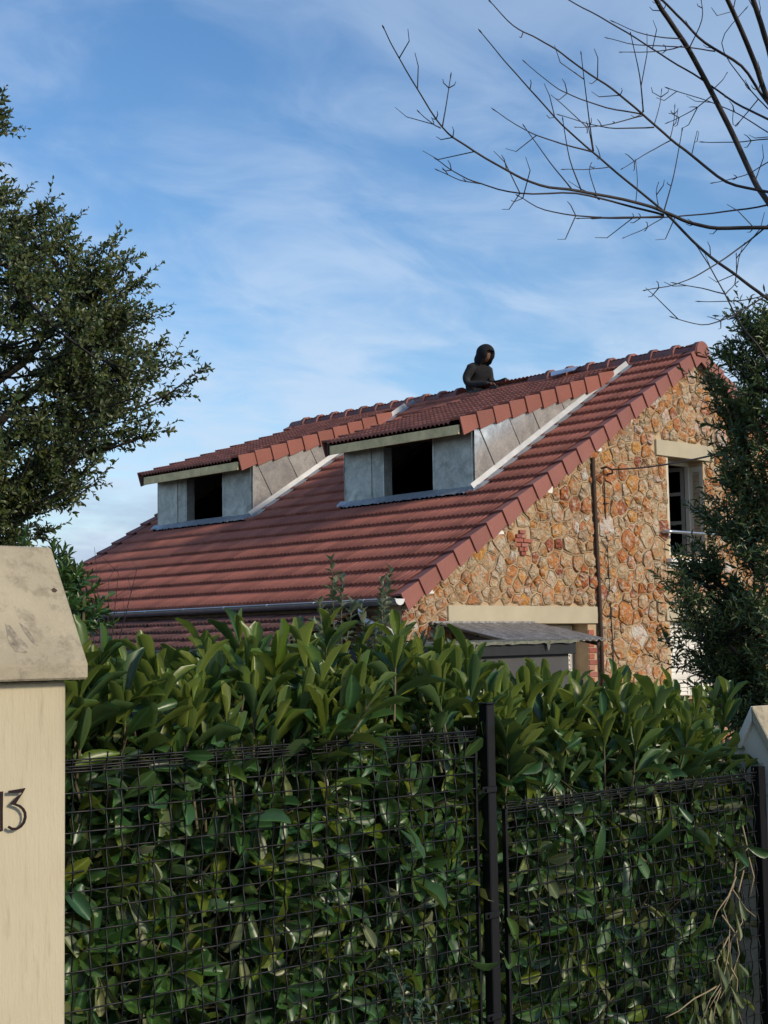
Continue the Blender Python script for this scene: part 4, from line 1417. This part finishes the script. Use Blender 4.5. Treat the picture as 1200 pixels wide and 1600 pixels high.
def shoot(base, d, length, n, llen, lwid, a0, a1, out, gravity=0.0, start=.25, r=random):
    """leaves spiralling up a stem; a0/a1 leaf angle from the stem at its foot/tip"""
    d = Vector(d).normalized(); u = d.orthogonal().normalized(); w = d.cross(u)
    ph = r.uniform(0, 6.3)
    for k in range(n):
        t = start + (1 - start) * (k / max(1, n - 1))
        ang = a0 + (a1 - a0) * (k / max(1, n - 1)) + r.gauss(0, .12)
        phi = ph + k * 2.4 + r.gauss(0, .2)
        rad = u * math.cos(phi) + w * math.sin(phi)
        ld = d * math.cos(ang) + rad * math.sin(ang) + Vector((0, 0, -gravity * r.uniform(.3, 1.2)))
        nn = d * math.sin(ang) - rad * math.cos(ang) + Vector((r.gauss(0, .25), r.gauss(0, .25), r.gauss(0, .25)))
        if ld.length < 1e-3: ld = d
        sz = llen * r.uniform(.55, 1.14) * (1 - .25 * max(0, t - .75) / .25 * r.random())
        p = Vector(base) + d * (length * t)
        out.append((p[:], ld.normalized()[:], (-nn)[:] if False else nn[:], sz, lwid * sz / llen * r.uniform(.85, 1.15)))


def pack(lv):
    P = np.array([l[0] for l in lv]); D = np.array([l[1] for l in lv]); Nn = np.array([l[2] for l in lv])
    return P, D, Nn, np.array([l[3] for l in lv]), np.array([l[4] for l in lv])


def foliage(name, lv, temps, mat, parent, smooth=True):
    if not lv: return None
    P, D, Nn, Ln, Wd = pack(lv); M = leaf_mats(P, D, Nn, Ln, Wd)
    idx = np.arange(len(lv)) % len(temps)
    return bake(name, [(t[0], t[1], M[idx == i]) for i, t in enumerate(temps)], mat, parent, smooth, True)


def split_visible(lists, count, xlim):
    """pick the leaves that show largest: nearest one in each small picture cell, then the biggest of those"""
    best = {}
    for li, lv in enumerate(lists):
        if not lv: continue
        P, D, Nn, Ln, Wd = pack(lv)
        Q = project(P + D * Ln[:, None] * .5)
        V = P - CO; V /= np.linalg.norm(V, axis=1, keepdims=True)
        B = basis(D, Nn)
        face = np.abs((B[:, :, 2] * V).sum(1))
        size = Ln * Wd * face / Q[:, 2] ** 2
        for i in range(len(lv)):
            x, y_, d_ = Q[i]
            if not (xlim[0] < x < xlim[1] and 0 < y_ < 1600): continue
            key = (int(x // 17), int(y_ // 17))
            if key not in best or d_ < best[key][0]: best[key] = (d_, size[i], li, i)
    pick = sorted(best.values(), key=lambda t: -t[1])[:count]
    return {(t[2], t[3]) for t in pick}


def leaf_objects(name, lists, temps, mats, parent, chosen):
    meshes = {}
    for li, i in sorted(chosen):
        k = i % len(temps)
        if (li, k) not in meshes:
            meshes[(li, k)] = np_mesh(name, temps[k][0], temps[k][1], mats[li], True, True)
        l = lists[li][i]
        M = leaf_mats(*pack([l]))[0]
        inst(name, meshes[(li, k)], parent, Matrix(M.tolist()))


# ================================================================== laurel hedge
hedge = thing('laurel_hedge', (3.6, 3.9, 0), 'glossy cherry laurel hedge growing behind the black wire fence', 'hedge')
hr = random.Random(21)


def hedge_top(x, y):
    t = min(max((x - y * .93 - .22) / 1.1, 0), 1)          # lower towards the white wall
    t = t * t * (3 - 2 * t)
    base = 1.385 - .19 * t
    return base + .05 * math.sin(x * 5.1 + y * 3) + .04 * math.sin(x * 11.3 + 1)


young, dark, wilt = [], [], []
stems = MB()
# upright shoots along the top
for k in range(470):
    y = 3.40 + 1.15 * hr.random() ** 1.2; x = hr.uniform(1.80, 5.3) * (1 + .12 * (y - 3.4))
    if x > 4.98 and y < 3.75: continue
    zt = hedge_top(x, y) + hr.gauss(0, .045) + (.09 if hr.random() < .08 else 0)
    ln = hr.uniform(.17, .32)
    d = (hr.gauss(0, .17), hr.gauss(-.05, .17), 1)
    b = (x, y, zt - ln * .8)
    n = hr.randint(9, 13)
    tmp = []
    shoot(b, d, ln, n, .160, .045, 1.0, .16, tmp, .02, .22, hr)
    for i, l in enumerate(tmp):
        (young if (i > n * .45 and hr.random() < .85) else dark).append(l)
    dv = Vector(d).normalized()
    stems.tube([b, tuple(Vector(b) + dv * ln * .5), tuple(Vector(b) + dv * ln * .98)], [.005, .004, .002], 4, False)
# front face: leafy side shoots, thinner towards the lower right
for k in range(1150):
    x = hr.uniform(1.80, 5.16); z = hr.uniform(.12, 1.36) if k < 900 else hr.uniform(.85, 1.42)
    y = 3.355 + abs(hr.gauss(0, .17)) + .03
    lim = hedge_top(x, 3.5) - .05
    if z > lim: continue
    hi = z > lim - .38
    if not hi and x > 3.65 and hr.random() < .50: continue
    if not hi and x > 4.4 and z < 1.0 and hr.random() < .45: continue
    if x > 5.16: continue
    ln = hr.uniform(.10, .24)
    d = (hr.gauss(.05, .45), -abs(hr.gauss(.5, .35)), hr.gauss(.45, .4))
    tmp = []
    b = (x, y + .10, z - .05)
    shoot(b, d, ln, hr.randint(5, 9), .132, .046, 1.2, .45, tmp, .55, .3, hr)
    for l in tmp:
        tip = l[0][1] + l[1][1] * l[3]
        if tip < YFE - (.10 if hr.random() < .22 else .03): continue
        q = hr.random()
        (wilt if q < (.05 if x < 3.6 else .14) else (young if q < .20 else dark)).append(l)
    dv = Vector(d).normalized()
    stems.tube([(x + hr.uniform(-.1, .1), y + .3, z - .25), b, tuple(Vector(b) + dv * ln * .95)], [.006, .005, .002], 4, False)
# a few hanging, drooping leaf bunches near the wire
for k in range(150):
    x = hr.uniform(2.0, 5.1); z = hr.uniform(.2, 1.25); y = YFE + .05 + hr.random() * .12
    if z > hedge_top(x, y) - .1: continue
    for j in range(hr.randint(3, 6)):
        l = ((x + hr.gauss(0, .02), y, z), (hr.gauss(0, .35), hr.gauss(-.05, .15), -1), (hr.gauss(0, .5), -1, .2), hr.uniform(.09, .13), hr.uniform(.026, .038))
        (wilt if hr.random() < .4 else dark).append(l)
# inner mass
for k in range(4200):
    y = 3.66 + hr.random() * .9; x = hr.uniform(1.7, 5.6) * (1 + .12 * (y - 3.4)); z = hr.uniform(.05, hedge_top(x, y) - .06)
    if x > 5.15 and y < 3.6: continue
    dark.append(((x, y, z), (hr.gauss(0, 1), hr.gauss(-.3, .7), hr.gauss(.1, .7)), (hr.gauss(0, .6), hr.gauss(-.3, .6), 1), hr.uniform(.09, .13), hr.uniform(.032, .042)))
for k in range(46):                                                  # woody stems
    x = hr.uniform(1.9, 5.1); y = hr.uniform(3.68, 4.3)
    p = [Vector((x, y, -.05))]
    for j in range(6): p.append(p[-1] + Vector((hr.gauss(0, .05), hr.gauss(-.01, .05), .21)))
    stems.tube(p, [.014, .013, .011, .010, .008, .007, .005], 5, False)
lists = [young, dark, wilt]; lm = [MT['young'], MT['laurel'], MT['wilted']]
chosen = split_visible(lists, 300, (105, 1165))
leaf_objects('leaf', lists, LAUREL, lm, hedge, chosen)
for li, nm in enumerate(('young_foliage', 'dark_foliage', 'wilted_foliage')):
    foliage(nm, [l for i, l in enumerate(lists[li]) if (li, i) not in chosen], LAUREL, lm[li], hedge)
stems.build('stem', MT['stem'], hedge, True, kind='stuff')
hstem = hedge

# ---- small plants by the hedge
def upright_shrub(name, label, cat, loc, stemspec, mat, llen, lwid, temps, seed, leafn=10, grav=.05, a0=1.2, a1=.5, stemmat='stem', side=(.08, .2)):
    r = random.Random(seed)
    t = thing(name, loc, label, cat); lv = []
    for (x, y, z0, z1) in stemspec:
        pts = [Vector((x, y, z0))]; n = 6
        dx, dy = r.gauss(0, .02), r.gauss(0, .02)
        for k in range(n): pts.append(pts[-1] + Vector((dx + r.gauss(0, .012), dy + r.gauss(0, .012), (z1 - z0) / n)))
        MB().tube(pts, [.006 - .0007 * k for k in range(n + 1)], 5).build('stem', MT[stemmat], t, True)
        for k in range(n):
            a, b = pts[k], pts[k + 1]
            shoot(a, b - a, (b - a).length, leafn, llen, lwid, a0, a0 if k < n - 1 else a1, lv, grav, 0, r)
            if r.random() < .8 and k > 0:
                d = Vector((r.gauss(0, 1), r.gauss(0, 1), .9)).normalized(); ln = r.uniform(*side)
                shoot(a, d, ln, leafn - 1, llen * .9, lwid * .9, 1.1, .4, lv, grav, .2, r)
    foliage('foliage', lv, temps, MT[mat], t)
    return t


def spot(px, py, d):
    p = at(px, py, d); return p


sp_ = []
for px, py in ((545, 872), (528, 905), (560, 915), (500, 945), (462, 985), (600, 960), (620, 985), (575, 950), (480, 990), (640, 1000), (440, 1003)):
    p = spot(px, py, 6.3 + random.uniform(-.25, .25)); sp_.append((p[0], p[1], .7, p[2]))
p0 = spot(545, 1000, 6.3)
upright_shrub('silver_shrub', 'slender grey-green small-leaved shrub rising above the hedge in front of the gutter', 'shrub', (p0[0], p0[1], gz(p0[0], p0[1])), sp_ + [(a + random.gauss(0, .05), b + random.gauss(0, .08), c, d - random.uniform(.03, .2)) for a, b, c, d in sp_], 'greyleaf', .054, .029, OVAL, 3, 15, .05, 1.15, .4)
c0 = at(72, 955, 5.6)
bush = thing('evergreen_shrub', (c0[0], c0[1], gz(c0[0], c0[1])), 'rounded dark evergreen shrub between the pillar coping and the far end of the roof', 'shrub')
br0 = random.Random(5); lv = []
for k in range(4):
    a = Vector((c0[0] + br0.gauss(0, .02), c0[1] + br0.gauss(0, .02), gz(c0[0], c0[1]) - .05)); b = Vector(tuple(c0)) + Vector((br0.gauss(0, .08), br0.gauss(0, .08), .05))
    MB().tube([a, a.lerp(b, .5) + Vector((.03, -.02, 0)), b], [.016, .012, .006], 5).build('stem', MT['stem'], bush, True)
for k in range(190):
    u = Vector((br0.gauss(0, 1), br0.gauss(0, 1), br0.gauss(.15, 1))).normalized() * br0.uniform(.45, 1.0)
    p = Vector(tuple(c0)) + Vector((u.x * .17, u.y * .17, u.z * .21))
    d = (u.normalized() + Vector((br0.gauss(0, .3), br0.gauss(0, .3), .7 + br0.gauss(0, .25)))).normalized()
    shoot(p, d, br0.uniform(.05, .11), 12, .052, .017, .95, .3, lv, 0, .05, br0)
foliage('foliage', lv, NARROW, MT['laurel'], bush)
sp_ = []
for px, py in ((620, 1490), (640, 1480), (655, 1500), (670, 1520), (610, 1530), (635, 1530), (660, 1545), (680, 1550), (600, 1560), (645, 1570)):
    p = onY(px, py, YFE + .03 + random.uniform(0, .08)); sp_.append((p[0], p[1], max(.0, p[2] - .35), p[2]))
p0 = onY(640, 1560, YFE + .05)
upright_shrub('spindle_plant', 'small blue-green leaved plant at the foot of the fence left of the post', 'plant', (p0[0], p0[1], 0), sp_, 'blueleaf', .034, .018, OVAL, 9, 8, .05, 1.1, .5)

# dry vine on the right panel
vine = thing('dry_vine', (4.9, YFE, 0), 'pale dry vine stems tangled in the lower fence panel by the white wall', 'vine')
vr = random.Random(4)
for pts in ([(1160, 1290), (1168, 1325), (1150, 1350), (1146, 1385), (1130, 1420), (1140, 1450), (1138, 1490), (1130, 1530), (1110, 1560), (1095, 1600)],
            [(1162, 1360), (1152, 1400), (1160, 1440), (1142, 1470), (1136, 1520), (1118, 1570), (1112, 1605)],
            [(1128, 1430), (1150, 1460), (1155, 1490), (1142, 1530), (1125, 1560)], [(1145, 1390), (1165, 1420), (1180, 1432)],
            [(1130, 1535), (1105, 1550), (1085, 1560), (1060, 1580), (1040, 1590)], [(1140, 1460), (1120, 1500), (1128, 1540), (1108, 1575)], [(1150, 1370), (1138, 1400), (1120, 1425), (1112, 1450)],
            [(1170, 1340), (1178, 1370), (1172, 1400)], [(1135, 1500), (1152, 1530), (1150, 1570), (1160, 1600)]):
    MB().tube([onY(px, py, YFE - .012 - .02 * vr.random()) for px, py in pts], [.0034 - .002 * i / len(pts) for i in range(len(pts))], 5).build('stem', MT['drystem'], vine, True)
lv = []
for px, py in [(1120, 1500), (1095, 1540), (1140, 1560), (1110, 1580), (1125, 1590), (1150, 1510), (1100, 1600), (1130, 1480), (1085, 1590), (1145, 1400)]:
    p = onY(px, py, YFE - .01)
    for j in range(5): lv.append((tuple(p + np.array([vr.gauss(0, .015), vr.gauss(0, .01), vr.gauss(0, .02)])), (vr.gauss(0, .3), vr.gauss(-.1, .2), -1), (vr.gauss(0, .6), -1, .1), vr.uniform(.07, .12), vr.uniform(.018, .03)))
foliage('wilted_leaf', lv, LAUREL, MT['wilted'], vine)


# ================================================================== evergreen trees
def tree(name, label, base, axis_top, profile, mat, temps, llen, lwid, seed, nlimb, nsec, ntwig, nleaf, trunk_r, up=.5, bark='darkbark', shell=.55, squash=1.0, sector=None):
    """profile: list of (z, radius); limbs leave the trunk and carry leafy twigs"""
    r = random.Random(seed)
    t = thing(name, tuple(base), label, 'tree')
    b, tp_ = Vector(base), Vector(axis_top)
    def axis(z): f = (z - b.z) / (tp_.z - b.z); return b + (tp_ - b) * f
    tr = [axis(b.z + (tp_.z - b.z) * k / 8) + Vector((r.gauss(0, .03), r.gauss(0, .03), 0)) for k in range(9)]
    MB().tube(tr, [trunk_r * (1 - .09 * k) for k in range(9)], 8).build('trunk', MT[bark], t, True)
    zs_ = [p[0] for p in profile]; rs_ = [p[1] for p in profile]
    def rad(z): return float(np.interp(z, zs_, rs_))
    limb_pts = []
    for k in range(nlimb):
        z0 = r.uniform(zs_[0] - .25, zs_[-1] - .4) ; a = k * 2.4 + r.gauss(0, .3)
        ze = min(zs_[-1] - .05, z0 + r.uniform(.4, 1.1)); R = rad(ze) * r.uniform(.55, .85)
        p0 = axis(z0); p3 = axis(ze) + Vector((math.cos(a) * R, math.sin(a) * R, 0))
        pts = []
        for j in range(7):
            s_ = j / 6; p = p0.lerp(p3, s_); p.z = z0 + (ze - z0) * s_ ** 1.3; pts.append(p + Vector((r.gauss(0, .03), r.gauss(0, .03), r.gauss(0, .02))) * (s_ > 0))
        MB().tube(pts, [trunk_r * .42 * (1 - .12 * j) for j in range(7)], 6).build('limb', MT[bark], t, True)
        limb_pts += pts[1:]
    LP = np.array([p[:] for p in limb_pts])
    sec = MB(); lv = []
    for k in range(nsec):
        for _ in range(20):
            z = r.uniform(zs_[0], zs_[-1]); 
            if r.random() < rad(z) / max(rs_): break
        a = r.uniform(0, 2 * PI)
        if sector and r.random() < .45: a = sector + r.gauss(0, .9)
        q = (shell + (1 - shell) * r.random()) * (1.0 + (.14 if r.random() < .18 else 0)); R = rad(z) * q
        e = axis(z) + Vector((math.cos(a) * R, math.sin(a) * R, r.gauss(0, .05)))
        cand = LP.copy(); dd = np.linalg.norm(cand - np.array(e[:]), axis=1) + np.where(cand[:, 2] > e.z, .5, 0)
        s0 = Vector(cand[int(np.argmin(dd))])
        mid = s0.lerp(e, .5) - Vector((0, 0, .06 + .1 * r.random()))
        pts = [s0, s0.lerp(mid, .6), mid.lerp(e, .3), mid.lerp(e, .7), e]
        sec.tube(pts, [.014, .011, .009, .006, .003], 4, False)
        for j in range(ntwig):
            f = r.uniform(.25, 1.0) if j else 1.0; f4 = f * 4; i0 = min(3, int(f4)); p = pts[i0].lerp(pts[i0 + 1], f4 - i0)
            out = (p - axis(p.z)); out.z = 0
            out = out.normalized() if out.length > .05 else Vector((1, 0, 0))
            d = out * r.uniform(.2, 1.0) + Vector((r.gauss(0, .5), r.gauss(0, .5), up + r.gauss(0, .35))); d.normalize()
            ln = r.uniform(.10, .30)
            sec.tube([p, p + d * ln], [.003, .0015], 3, False)
            shoot(p, d, ln, nleaf, llen, lwid, 1.05, .45, lv, .05, .1, r)
    sec.build('branch', MT[bark], t, False, kind='stuff')
    cr = foliage('crown', lv, temps, MT[mat], t, False)
    return t


LT = at(-95, 1020, 11.8)
ltx, lty = float(LT[0]), float(LT[1])
tree('evergreen_oak', 'large dark small-leaved evergreen tree rising at the left edge', (ltx, lty, gz(ltx, lty)), (ltx + .1, lty, 6.3),
     [(2.35, .55), (2.7, .95), (3.2, 1.40), (3.7, 1.86), (4.05, 1.96), (4.4, 1.68), (4.8, 1.42), (5.1, 1.08), (5.3, .70), (5.45, .30), (5.75, .06), (5.95, .45), (6.15, .50), (6.25, .15)],
     'oakleaf', OVAL, .056, .027, 17, 24, 385, 11, 11, .13, .45, 'darkbark', .46, 1, math.atan2(CR[1], CR[0]))
RT = at(1246, 1005, 12.0)
rtx, rty = float(RT[0]), float(RT[1])
tree('narrow_leaf_tree', 'dense dark narrow-leaved evergreen tree hiding the right half of the stone gable', (rtx, rty, gz(rtx, rty)), (rtx, rty, 4.4),
     [(.9, .75), (1.5, 1.0), (2.0, 1.0), (2.4, .76), (2.8, .56), (3.4, .56), (3.8, .60), (4.05, .42), (4.3, .20)],
     'bayleaf', NARROW, .080, .021, 23, 26, 340, 9, 10, .09, .75, 'darkbark', .35, 1, math.atan2(-CR[1], -CR[0]))


# ================================================================== bare tree at the top right
bare = thing('bare_tree', tuple(at(1450, 1500, 8.3)[:2]) + (-.1,), 'bare leafless tree with dark opposite twigs at the top right', 'tree')
br_ = random.Random(8)


def cr_(x, y): return (580 + x / 1.9355, y / 1.9355)


def field(px, py): return 8.0 + .5 * math.sin(px * .006 + 1) + .4 * math.sin(py * .008)


def catmull(pts, sub=4):
    P = [np.array(p, float) for p in pts]; out = []
    for i in range(len(P) - 1):
        p0, p1, p2, p3 = P[max(i - 1, 0)], P[i], P[i + 1], P[min(i + 2, len(P) - 1)]
        for k in range(sub):
            t = k / sub
            out.append(.5 * ((2 * p1) + (-p0 + p2) * t + (2 * p0 - 5 * p1 + 4 * p2 - p3) * t * t + (-p0 + 3 * p1 - 3 * p2 + p3) * t ** 3))
    out.append(P[-1]); return out


TRUNK = [(1452, 1700), (1448, 1300), (1440, 1000), (1425, 760), (1410, 560), (1400, 380), (1385, 200), (1370, 0), (1350, -250)]
tp3 = [at(x, y, 8.3) for x, y in TRUNK]; tp3[0][2] = -.1
MB().tube(tp3, [.11, .10, .095, .088, .08, .07, .06, .05, .03], 10).build('trunk', MT['bark'], bare, True)
SPEC = [  # crop-picture points from foot to tip, foot radius (px), tip radius (px), drift in depth
    ([(1580, 760), (1400, 700), (1200, 688), (1050, 690), (960, 672), (885, 640), (800, 612), (630, 578), (510, 560), (410, 515), (285, 440), (215, 385), (140, 270), (70, 150), (38, 85)], 9, 2.0, -.9),
    ([(215, 385), (228, 310), (240, 232)], 3, 1.6, .2), ([(210, 388), (180, 370), (145, 340)], 2.5, 1.4, -.2),
    ([(885, 650), (760, 618), (620, 585), (450, 585), (330, 555), (260, 525), (198, 482)], 4.5, 1.6, .5), ([(330, 555), (270, 545), (203, 515)], 2.2, 1.3, .2),
    ([(885, 655), (760, 658), (650, 655), (525, 635), (445, 592)], 4, 1.6, -.6),
    ([(605, 570), (540, 490), (465, 385)], 3, 1.4, .4), ([(635, 575), (600, 480), (580, 365)], 3, 1.4, -.3),
    ([(1560, 1180), (1380, 1040), (1200, 905), (1100, 830), (1000, 755), (885, 640), (770, 545), (670, 460), (580, 380), (480, 270), (400, 180), (332, 97)], 8, 1.8, .7),
    ([(670, 460), (545, 425), (460, 390), (375, 335)], 3.2, 1.4, .4), ([(672, 458), (655, 330), (635, 165)], 3.2, 1.4, -.4),
    ([(670, 455), (660, 400), (655, 380)], 2.2, 1.2, 0), ([(720, 505), (660, 512), (585, 512)], 2, 1.2, .1),
    ([(1560, 720), (1380, 610), (1200, 580), (1075, 550), (970, 470), (905, 420), (820, 345), (730, 270), (640, 210), (560, 150), (490, 110), (430, 78), (360, 5)], 7, 1.8, -.5),
    ([(820, 345), (710, 325), (610, 290), (550, 258), (467, 190)], 3, 1.4, .5), ([(823, 340), (812, 230), (785, 105)], 3.2, 1.5, -.4),
    ([(855, 385), (740, 388), (660, 375), (573, 348)], 2.8, 1.3, .3), ([(820, 350), (700, 380), (620, 385)], 2.4, 1.2, -.3),
    ([(905, 425), (840, 460), (760, 510)], 2.4, 1.3, -.3), ([(855, 380), (872, 320), (878, 275)], 2, 1.1, .2),
    ([(1560, 1000), (1330, 790), (1200, 610), (1160, 550), (1100, 420), (1030, 280), (960, 150), (900, 60), (862, 0), (800, -130)], 12, 8, .2),
    ([(1030, 290), (970, 335), (900, 370)], 2.4, 1.2, .3), ([(1028, 275), (1060, 245), (1075, 222)], 2, 1.1, -.2),
    ([(1400, 500), (1280, 400), (1190, 300), (1120, 200), (1010, 130), (940, 60), (880, 0), (820, -60)], 6, 4, .5),
    ([(1480, 800), (1300, 500), (1200, 300), (1160, 190), (1110, 70), (1078, 0), (1030, -110)], 11, 8, -.3),
    ([(1480, 600), (1260, 320), (1200, 140), (1175, 60), (1155, 0), (1130, -80)], 11, 9, .4),
    ([(1420, 460), (1200, 360), (1100, 310), (1000, 240), (900, 180), (800, 115), (690, 50), (597, 0), (540, -40)], 5, 2, .6),
    ([(940, 140), (870, 155), (757, 158)], 2.6, 1.3, -.3), ([(940, 118), (830, 105), (735, 67)], 2.6, 1.3, .4),
    ([(1040, 155), (940, 142), (800, 135), (717, 115)], 2.8, 1.3, .2), ([(960, 150), (1000, 60), (998, 0)], 2.4, 1.4, .2),
    ([(885, 640), (915, 530), (940, 395)], 3, 1.5, .3), ([(1300, 600), (1190, 690), (1100, 760), (1000, 825), (920, 860), (830, 877)], 4, 1.6, -.4),
    ([(1072, 890), (1000, 872), (920, 857)], 2.6, 1.3, .2), ([(1330, 820), (1200, 890), (1100, 910), (995, 912)], 3, 1.3, .3),
    ([(1330, 800), (1200, 890), (1080, 960), (1000, 982), (913, 960)], 3.6, 1.6, -.3),
    ([(1330, 1350), (1195, 1084), (1120, 985), (1070, 890), (1020, 800), (985, 745)], 4.5, 1.8, .2),
    ([(1300, 590), (1200, 620), (1070, 640), (920, 655), (780, 660), (630, 660)], 4, 1.6, .4), ([(880, 660), (820, 695), (765, 718)], 2.2, 1.2, -.2),
    ([(1300, 410), (1200, 420), (1100, 430), (1005, 430)], 3, 1.4, .2), ([(1300, 430), (1200, 490), (1130, 530), (1035, 553)], 3, 1.4, -.3),
    ([(1300, 440), (1200, 400), (1120, 350), (1030, 310), (900, 268)], 3, 1.5, .4), ([(1072, 888), (1090, 870), (1107, 853)], 2.2, 1.4, .1),
    ([(1200, 330), (1130, 250), (1060, 130), (1130, 30)], 2.5, 1.3, .2), ([(1170, 300), (1100, 380), (1095, 330)], 2.2, 1.2, .2),
    ([(800, 612), (805, 550), (800, 490)], 2, 1.1, .1), ([(868, 620), (862, 580), (868, 555)], 2, 1.1, .1), ([(680, 585), (660, 520), (665, 495)], 2, 1.1, .1),
    ([(905, 415), (915, 370), (918, 325)], 2, 1.1, .1), ([(970, 465), (980, 420), (985, 400)], 2, 1.1, .1), ([(1105, 825), (1104, 770)], 2.2, 1.4, .1)]
KP = 1 / 1.9355
for pts, r0, r1, dr in SPEC:
    px = catmull([cr_(*p) for p in pts], 4); n = len(px)
    d0 = field(*px[0]) if px[0][0] < 1230 else 8.3
    W = []; Rr = []
    for i, p in enumerate(px):
        f = i / (n - 1)
        dd = (field(*p) if px[0][0] < 1230 or f > .3 else 8.3 + (field(*p) - 8.3) * f / .3) + dr * .35 * f * (0 if f < .0 else f)
        wob = .5 * math.sin(i * 1.7 + r0 * 9)
        W.append(at(p[0], p[1] + wob * .6, dd)); Rr.append((r0 + (r1 - r0) * f ** .8) * KP * .84 * dd / FPX)
    bo = MB().tube(W, Rr, 6).build('branch', MT['bark'] if r0 > 6 else MT['twig'], bare, True)
    # opposite buds and short spurs
    tw = MB()
    for i in range(3, n - 1, 3):
        if r0 > 10 and i % 2: continue
        if br_.random() < .55:
            t_ = Vector(W[min(i + 1, n - 1)] - W[i - 1]).normalized()
            o_ = t_.orthogonal(); o_.rotate(Quaternion(t_, br_.uniform(0, 6.28)))
            for sg in ((1, -1) if br_.random() < .55 else (1,)):
                ln = br_.uniform(.015, .05) if br_.random() < .7 else br_.uniform(.08, .16)
                e1 = Vector(W[i]) + (t_ * .8 + o_ * sg * .8) * ln; e2 = e1 + (t_ * .9 + o_ * sg * .25 + Vector((0, 0, .3))) * ln * .6
                tw.tube([W[i], e1, e2], [.0032, .0026, .0016], 4)
    e = Vector(W[-1]); t_ = (e - Vector(W[-2])).normalized()
    tw.tube([e - t_ * .01, e + t_ * .012, e + t_ * .03], [Rr[-1] * 1.1, Rr[-1] * 1.7, Rr[-1] * .3], 5)
    tw.build('twig', MT['twig'], bo, kind='stuff')

# ================================================================== distant bare tree, dry stalks
far = thing('distant_bare_tree', tuple(at(95, 900, 34)[:2]) + (GZ,), 'faint leafless tree far behind the pillar, left of the roof', 'tree')
fr_ = random.Random(3)
p0 = Vector((far.location[0], far.location[1], GZ))
MB().tube([p0, p0 + Vector((.05, 0, 1.5)), p0 + Vector((.0, .1, 2.6))], [.10, .08, .06], 6).build('trunk', MT['bark'], far, True)
fb = MB()


def grow(p, d, ln, r_, depth):
    e = p + d * ln
    fb.tube([p, p.lerp(e, .5) + Vector((fr_.gauss(0, .03), fr_.gauss(0, .03), .02)), e], [r_, r_ * .8, r_ * .6], 4, False)
    if depth == 0: return
    for k in range(fr_.randint(2, 4)):
        q = d + Vector((fr_.gauss(0, .55), fr_.gauss(0, .55), fr_.gauss(.1, .3))); q.normalize()
        grow(p.lerp(e, fr_.uniform(.45, 1)), q, ln * fr_.uniform(.55, .8), r_ * .62, depth - 1)


for k in range(7):
    a = k * .9; grow(p0 + Vector((0, .05, 2.0 + .1 * k)), Vector((math.cos(a) * .8, math.sin(a) * .8, .8)).normalized(), .75, .028, 4)
fb.build('branch', MT['bark'], far, kind='stuff')

stalk = thing('dry_stalks', tuple(at(170, 1000, 8.5)[:2]) + (GZ * .6,), 'thin reddish dry stalks in front of the lower left roof tiles', 'plant')
for px, py, lean in ((150, 880, -6), (185, 895, 10), (215, 885, 26), (170, 905, 2), (135, 915, -12)):
    pts = [at(px - lean * k / 4 * 1.5, py + (1080 - py) * k / 5, 8.5) for k in range(6)][::-1]
    s_ = MB().tube(pts, [.004, .0036, .0032, .0028, .0022, .0013], 4)
    for k in range(2, 6):
        p = Vector(pts[k]); s_.tube([p, p + Vector((fr_.gauss(0, .06), fr_.gauss(0, .06), .09))], [.0018, .001], 3)
    s_.build('stalk', MT['twig'], stalk)

# ================================================================== overhead cables
def cable(label, a, b, sag, r_=.008):
    a, b = Vector(a), Vector(b); pts = []
    for k in range(17):
        t = k / 16; p = a.lerp(b, t); p.z -= sag * 4 * t * (1 - t); pts.append(p)
    o = MB().tube(pts, r_, 6).build('overhead_cable', MT['cable'], None, True)
    return tag(o, label, 'cable', 'overhead cables')


hk = (15.58, YW - .13, 3.90)
cable('black service cable running from the stone gable hook past the window lintel', hk, at(1330, 645, 11.0), .10, .010)
cable('upper thin dark cable crossing the right tree beside the gable apex', at(1095, 625, 16.5), at(1330, 682, 10.5), .08, .006)
cable('lower thin dark cable crossing the right tree above the window lintel', at(1090, 661, 16.8), at(1330, 668, 10.8), .06, .006)
